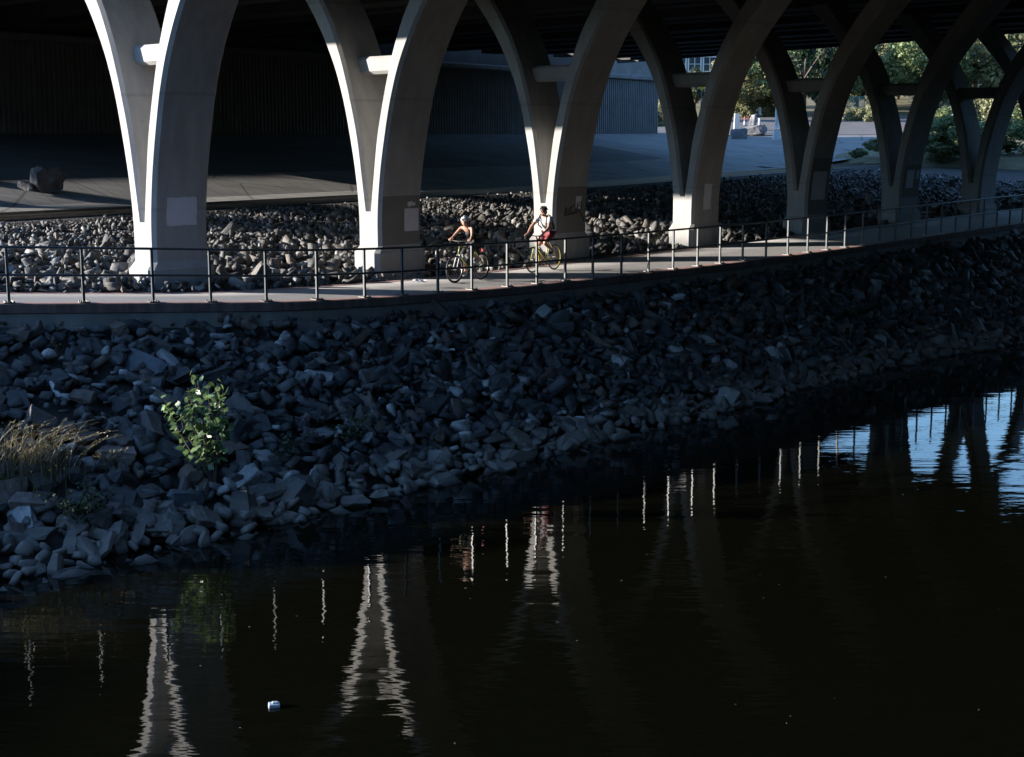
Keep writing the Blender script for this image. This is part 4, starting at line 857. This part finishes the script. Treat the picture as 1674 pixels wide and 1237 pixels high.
def rider(bike, bb, lb, skin, sh, elb, hand, hip, neck, head, face, female):
    r = empty('person', bike.location, bike.rotation_euler.z); tag(r, lb, 'person')
    k = SK(); pel = k.p(hip, (.115, .12)); belly = k.p(hip.lerp(neck, .3) + Vector((.0, 0, .03)), (.1, .115) if female else (.11, .13), pel); ch = k.p(hip.lerp(neck, .68) + Vector((.0, 0, .03)), (.105, .12) if female else (.12, .14), belly); nb = k.p(neck, .062, ch); nk = k.p(neck.lerp(head, .55), .048, nb)
    fd = face.normalized(); upv = Vector((0, 0, 1)); sdv = upv.cross(fd).normalized()
    jaw = k.p(head - Vector((0, 0, .055)) + fd * .018, .062, nk); mid = k.p(head, .083, jaw); k.p(head + Vector((0, 0, .055)) - fd * .01, .078, mid)
    ex = MB()
    ex.tube([head + fd * .075 + Vector((0, 0, .012)), head + fd * .102 - Vector((0, 0, .018)), head + fd * .09 - Vector((0, 0, .026))], [.008, .014, .011], 6)     # nose
    for s_ in (-1, 1): ex.ball(head + sdv * s_ * .083 - fd * .005, (.014, .012, .03), 8, 6)                                                     # ears
    pos = {}
    for s_ in (-1, 1):
        S_ = Vector((sh[0], s_ * sh[1], sh[2])); E_ = Vector((elb[0], s_ * elb[1], elb[2])); H_ = Vector((hand[0], s_ * hand[1], hand[2])); hd = (H_ - E_).normalized(); Wp = H_ - hd * .075
        a = k.p(S_, .05 if female else .058, nb); b_ = k.p(S_.lerp(E_, .35), .042 if female else .05, a); c = k.p(E_, .034 if female else .039, b_); d = k.p(E_.lerp(Wp, .35), .035 if female else .04, c); e = k.p(Wp, .023 if female else .027, d); pm = k.p(H_ - hd * .02, (.02, .036), e); k.p(H_ + hd * .02 + Vector((0, 0, .012)), (.016, .034), pm)
        lat = Vector((0, s_, 0)) if hand[1] > .25 else Vector((.8, 0, .2)).normalized(); fw = Vector((1, 0, 0)) if hand[1] > .25 else Vector((0, s_, 0))
        for i in range(4):                                        # fingers closing round the bar
            o_ = H_ + hd * .015 + lat * ((i - 1.5) * .019) + Vector((0, 0, .014)); ln = (.9, 1.05, 1, .8)[i]
            ex.tube([o_, o_ + fw * .032 * ln + Vector((0, 0, .004)), o_ + fw * .05 * ln + Vector((0, 0, -.018)), o_ + fw * .038 * ln + Vector((0, 0, -.042)), o_ + fw * .014 * ln + Vector((0, 0, -.046))], [.0095, .009, .0085, .008, .006], 6)
        o_ = H_ - hd * .03 - lat * .03; ex.tube([o_, o_ - lat * .012 + fw * .02 + Vector((0, 0, -.01)), o_ - lat * .006 + fw * .036 + Vector((0, 0, -.03))], [.012, .01, .007], 6)   # thumb
        pos[s_] = (S_, E_)
        hj = hip + Vector((.02, s_ * .085, -.035)); ang = R(-62) + (0 if s_ < 0 else math.pi); pd = bb + Vector((math.cos(ang) * .17, s_ * .125, math.sin(ang) * .17)); an = pd + Vector((-.075, 0, .1)); kn = knee(hj, an, .43, .44, Vector((1, 0, .1)), Vector((0, s_ * .015, 0)))
        t0 = k.p(hj, .088 if female else .09, pel); t1 = k.p(hj.lerp(kn, .4), .075, t0); t2 = k.p(kn, .052, t1); t3 = k.p(kn.lerp(an, .35), .052, t2); t4 = k.p(an, .034, t3); k.p(pd + Vector((.06, 0, .045)), .03, t4)
        pos[(s_, 'leg')] = (hj, kn, an, pd)
    body = k.build('body', skin, r, pel, ex)
    for s_ in (-1, 1):
        if not female: break
        e = MB(); e.ball(head + fd * .078 + sdv * s_ * .031 + Vector((0, 0, .012)), .012, 8, 6); e.build('eye', M['lens'], r)
    e = MB(); e.ball(head + fd * .083 - Vector((0, 0, .05)), (.012, .022, .007), 8, 6); e.build('mouth', M['lip'], r)
    # clothing shells
    c = SK(); p0 = c.p(hip + Vector((0, 0, .02)), (.125, .14)); p1 = c.p(hip.lerp(neck, .3) + Vector((0, 0, .03)), (.112, .13) if female else (.128, .15), p0); p2 = c.p(hip.lerp(neck, .62) + Vector((.01, 0, .03)), (.128, .15) if female else (.136, .16), p1)
    if female:
        q = c.p(hip.lerp(neck, .84) + Vector((.03, 0, -.005)), (.1, .125), p2); o = c.build('tank_top', M['blackcloth'], r)
        b = MB()
        for s_ in (-1, 1):
            A = hip.lerp(neck, .72) + Vector((.085, s_ * .06, .02)); T = Vector((sh[0] - .01, s_ * .085, sh[2] + .06)); B = hip.lerp(neck, .7) + Vector((-.07, s_ * .06, .09)); b.tube([A, A.lerp(T, .6) + Vector((.03, 0, .02)), T, B], .012, 6)
        b.build('strap', M['blackcloth'], o)
    else:
        p3 = c.p(neck + Vector((-.01, 0, -.015)), .088, p2)
        for s_ in (-1, 1):
            S_, E_ = pos[s_]; q = c.p(S_, .074, p3); c.p(S_.lerp(E_, .5), .066, q)
        c.build('tee_shirt', M['tee'], r)
    c = SK(); q0 = c.p(hip, (.128, .135))
    for s_ in (-1, 1):
        hj, kn, an, pd = pos[(s_, 'leg')]; a = c.p(hj, .1, q0); b_ = c.p(hj.lerp(kn, .5), .088, a)
        if female: d = c.p(kn, .062, b_); c.p(kn.lerp(an, .45), .058, d)
        else: c.p(hj.lerp(kn, .78), .084, b_)
    c.build('leggings' if female else 'shorts', M['blackcloth'] if female else M['redcloth'], r)
    for s_ in (-1, 1):
        hj, kn, an, pd = pos[(s_, 'leg')]; c = SK(); a = c.p(an + Vector((-.015, 0, -.03)), .045); d = c.p(pd + Vector((.0, 0, .035)), (.04, .036), a); c.p(pd + Vector((.1, 0, .03)), (.03, .036), d); c.build('shoe', M['white'] if female else M['black'], r, 0, None, 1)
    hm = MB(); mt = Matrix((fd, sdv, upv)).transposed(); hc = head + Vector((0, 0, .045)) - fd * .012; hm.ball(hc, (.132, .098, .105), 18, 12, 0, mt); o = hm.build('helmet', M['helmet_w'] if female else M['helmet_k'], r, smooth=True)
    me = o.data; bm = bmesh.new(); bm.from_mesh(me); bmesh.ops.delete(bm, geom=[v_ for v_ in bm.verts if (v_.co - hc).z < -.018 + .12 * max(0, (v_.co - hc).dot(fd)) * .3], context='VERTS'); bm.to_mesh(me); bm.free(); sf = o.modifiers.new('shell', 'SOLIDIFY'); sf.thickness = .012
    vents = MB()
    for j in (-1, 0, 1):
        for i in range(3):
            th = R(28 + i * 34); q = hc + mt @ Vector((math.cos(th) * .13, j * (.045 + .008 * i), math.sin(th) * .107 - abs(j) * .012)); vents.ball(q, (.028, .009, .016), 8, 5, 0, mt @ Matrix.Rotation(-(math.pi / 2 - th), 3, 'Y'))
    vents.build('vent', M['black'] if female else M['alu'], o)
    st = MB()
    for s_ in (-1, 1): st.tube([hc + sdv * s_ * .094 - Vector((0, 0, .02)), head + sdv * s_ * .075 - Vector((0, 0, .06)) + fd * .01, head - Vector((0, 0, .115)) + fd * .03 + sdv * s_ * .01], .005, 5)
    st.build('chin_strap', M['black'], o)
    if female:
        h = MB(); h.ball(head - fd * .05 - Vector((0, 0, .02)), (.06, .078, .09), 12, 8, 0, mt); h.tube([head - fd * .1 - Vector((0, 0, .02)), head - fd * .13 - Vector((0, 0, .09)), head - fd * .12 - Vector((0, 0, .17))], [.03, .028, .008], 8); h.build('hair', M['hair'], r, smooth=True)
    else:
        h = MB(); h.ball(head - fd * .03 - Vector((0, 0, .01)), (.072, .082, .075), 12, 8, 0, mt); h.build('hair', M['hair'], r, smooth=True)
        g = MB(); 
        for s_ in (-1, 1): g.ball(head + fd * .084 + sdv * s_ * .034 + Vector((0, 0, .014)), (.009, .032, .019), 10, 6, 0, mt); g.tube([head + fd * .08 + sdv * s_ * .064 + Vector((0, 0, .02)), head + sdv * s_ * .088 + Vector((0, 0, .018))], .004, 4)
        g.build('sunglasses', M['lens'], r, smooth=True)
        h = MB(); h.ball(head + fd * .04 - Vector((0, 0, .085)), (.04, .05, .026), 12, 8, 0, mt); h.build('beard', plain('brown_beard', (.13, .075, .05), .7), r, smooth=True)
    return r
def heading(x, y): return math.atan2(y, x)
HW = heading(-.58, -.81); HM = heading(-.56, -.83)
bw, bb = bicycle(7.45, 2.35, 'olive green city bicycle with flat handlebar ridden by the woman', M['olive'], M['alu'], False, HW, .021)
rider(bw, bb, 'woman in black tank top and white helmet cycling with straight arms on flat bars', M['skin'], (.13, .165, 1.285), (.25, .255, 1.13), (.37, .285, 1.03), Vector((-.17, 0, .965)), Vector((.12, 0, 1.3)), Vector((.215, .01, 1.435)), Vector((1, .45, -.12)), True)
bm_, bb2 = bicycle(10.65, 1.85, 'yellow road bicycle with drop handlebar ridden by the man', M['yellow'], M['yellow'], True, HM, .014)
rd = rider(bm_, bb2, 'man in pale tee shirt, red shorts, black helmet and sunglasses riding upright', M['skin2'], (.07, .19, 1.36), (.27, .265, 1.14), (.53, .215, .965), Vector((-.17, 0, .97)), Vector((.03, 0, 1.39)), Vector((.1, .01, 1.535)), Vector((1, .1, -.02)), False)
pk = SK(); a = pk.p((-.24, 0, 1.08), (.1, .12)); b_ = pk.p((-.2, 0, 1.2), (.115, .14), a); c = pk.p((-.13, 0, 1.36), (.1, .125), b_); r = empty('backpack', rd.location, rd.rotation_euler.z); tag(r, 'black backpack worn on the back of the man in the pale tee', 'backpack'); pk.build('bag', M['pack'], r)
b = MB()
for s_ in (-1, 1): b.tube([(-.08, s_ * .1, 1.44), (.06, s_ * .115, 1.46), (.15, s_ * .12, 1.36), (.13, s_ * .13, 1.2), (-.08, s_ * .15, 1.1)], .016, 6)
b.build('strap', M['pack'], r)
b = MB(); b.box((-.315, 0, 1.13), (.05, .17, .15), Matrix.Rotation(.2, 3, 'Y')); bevel(b.build('pocket', M['pack'], r), .02)
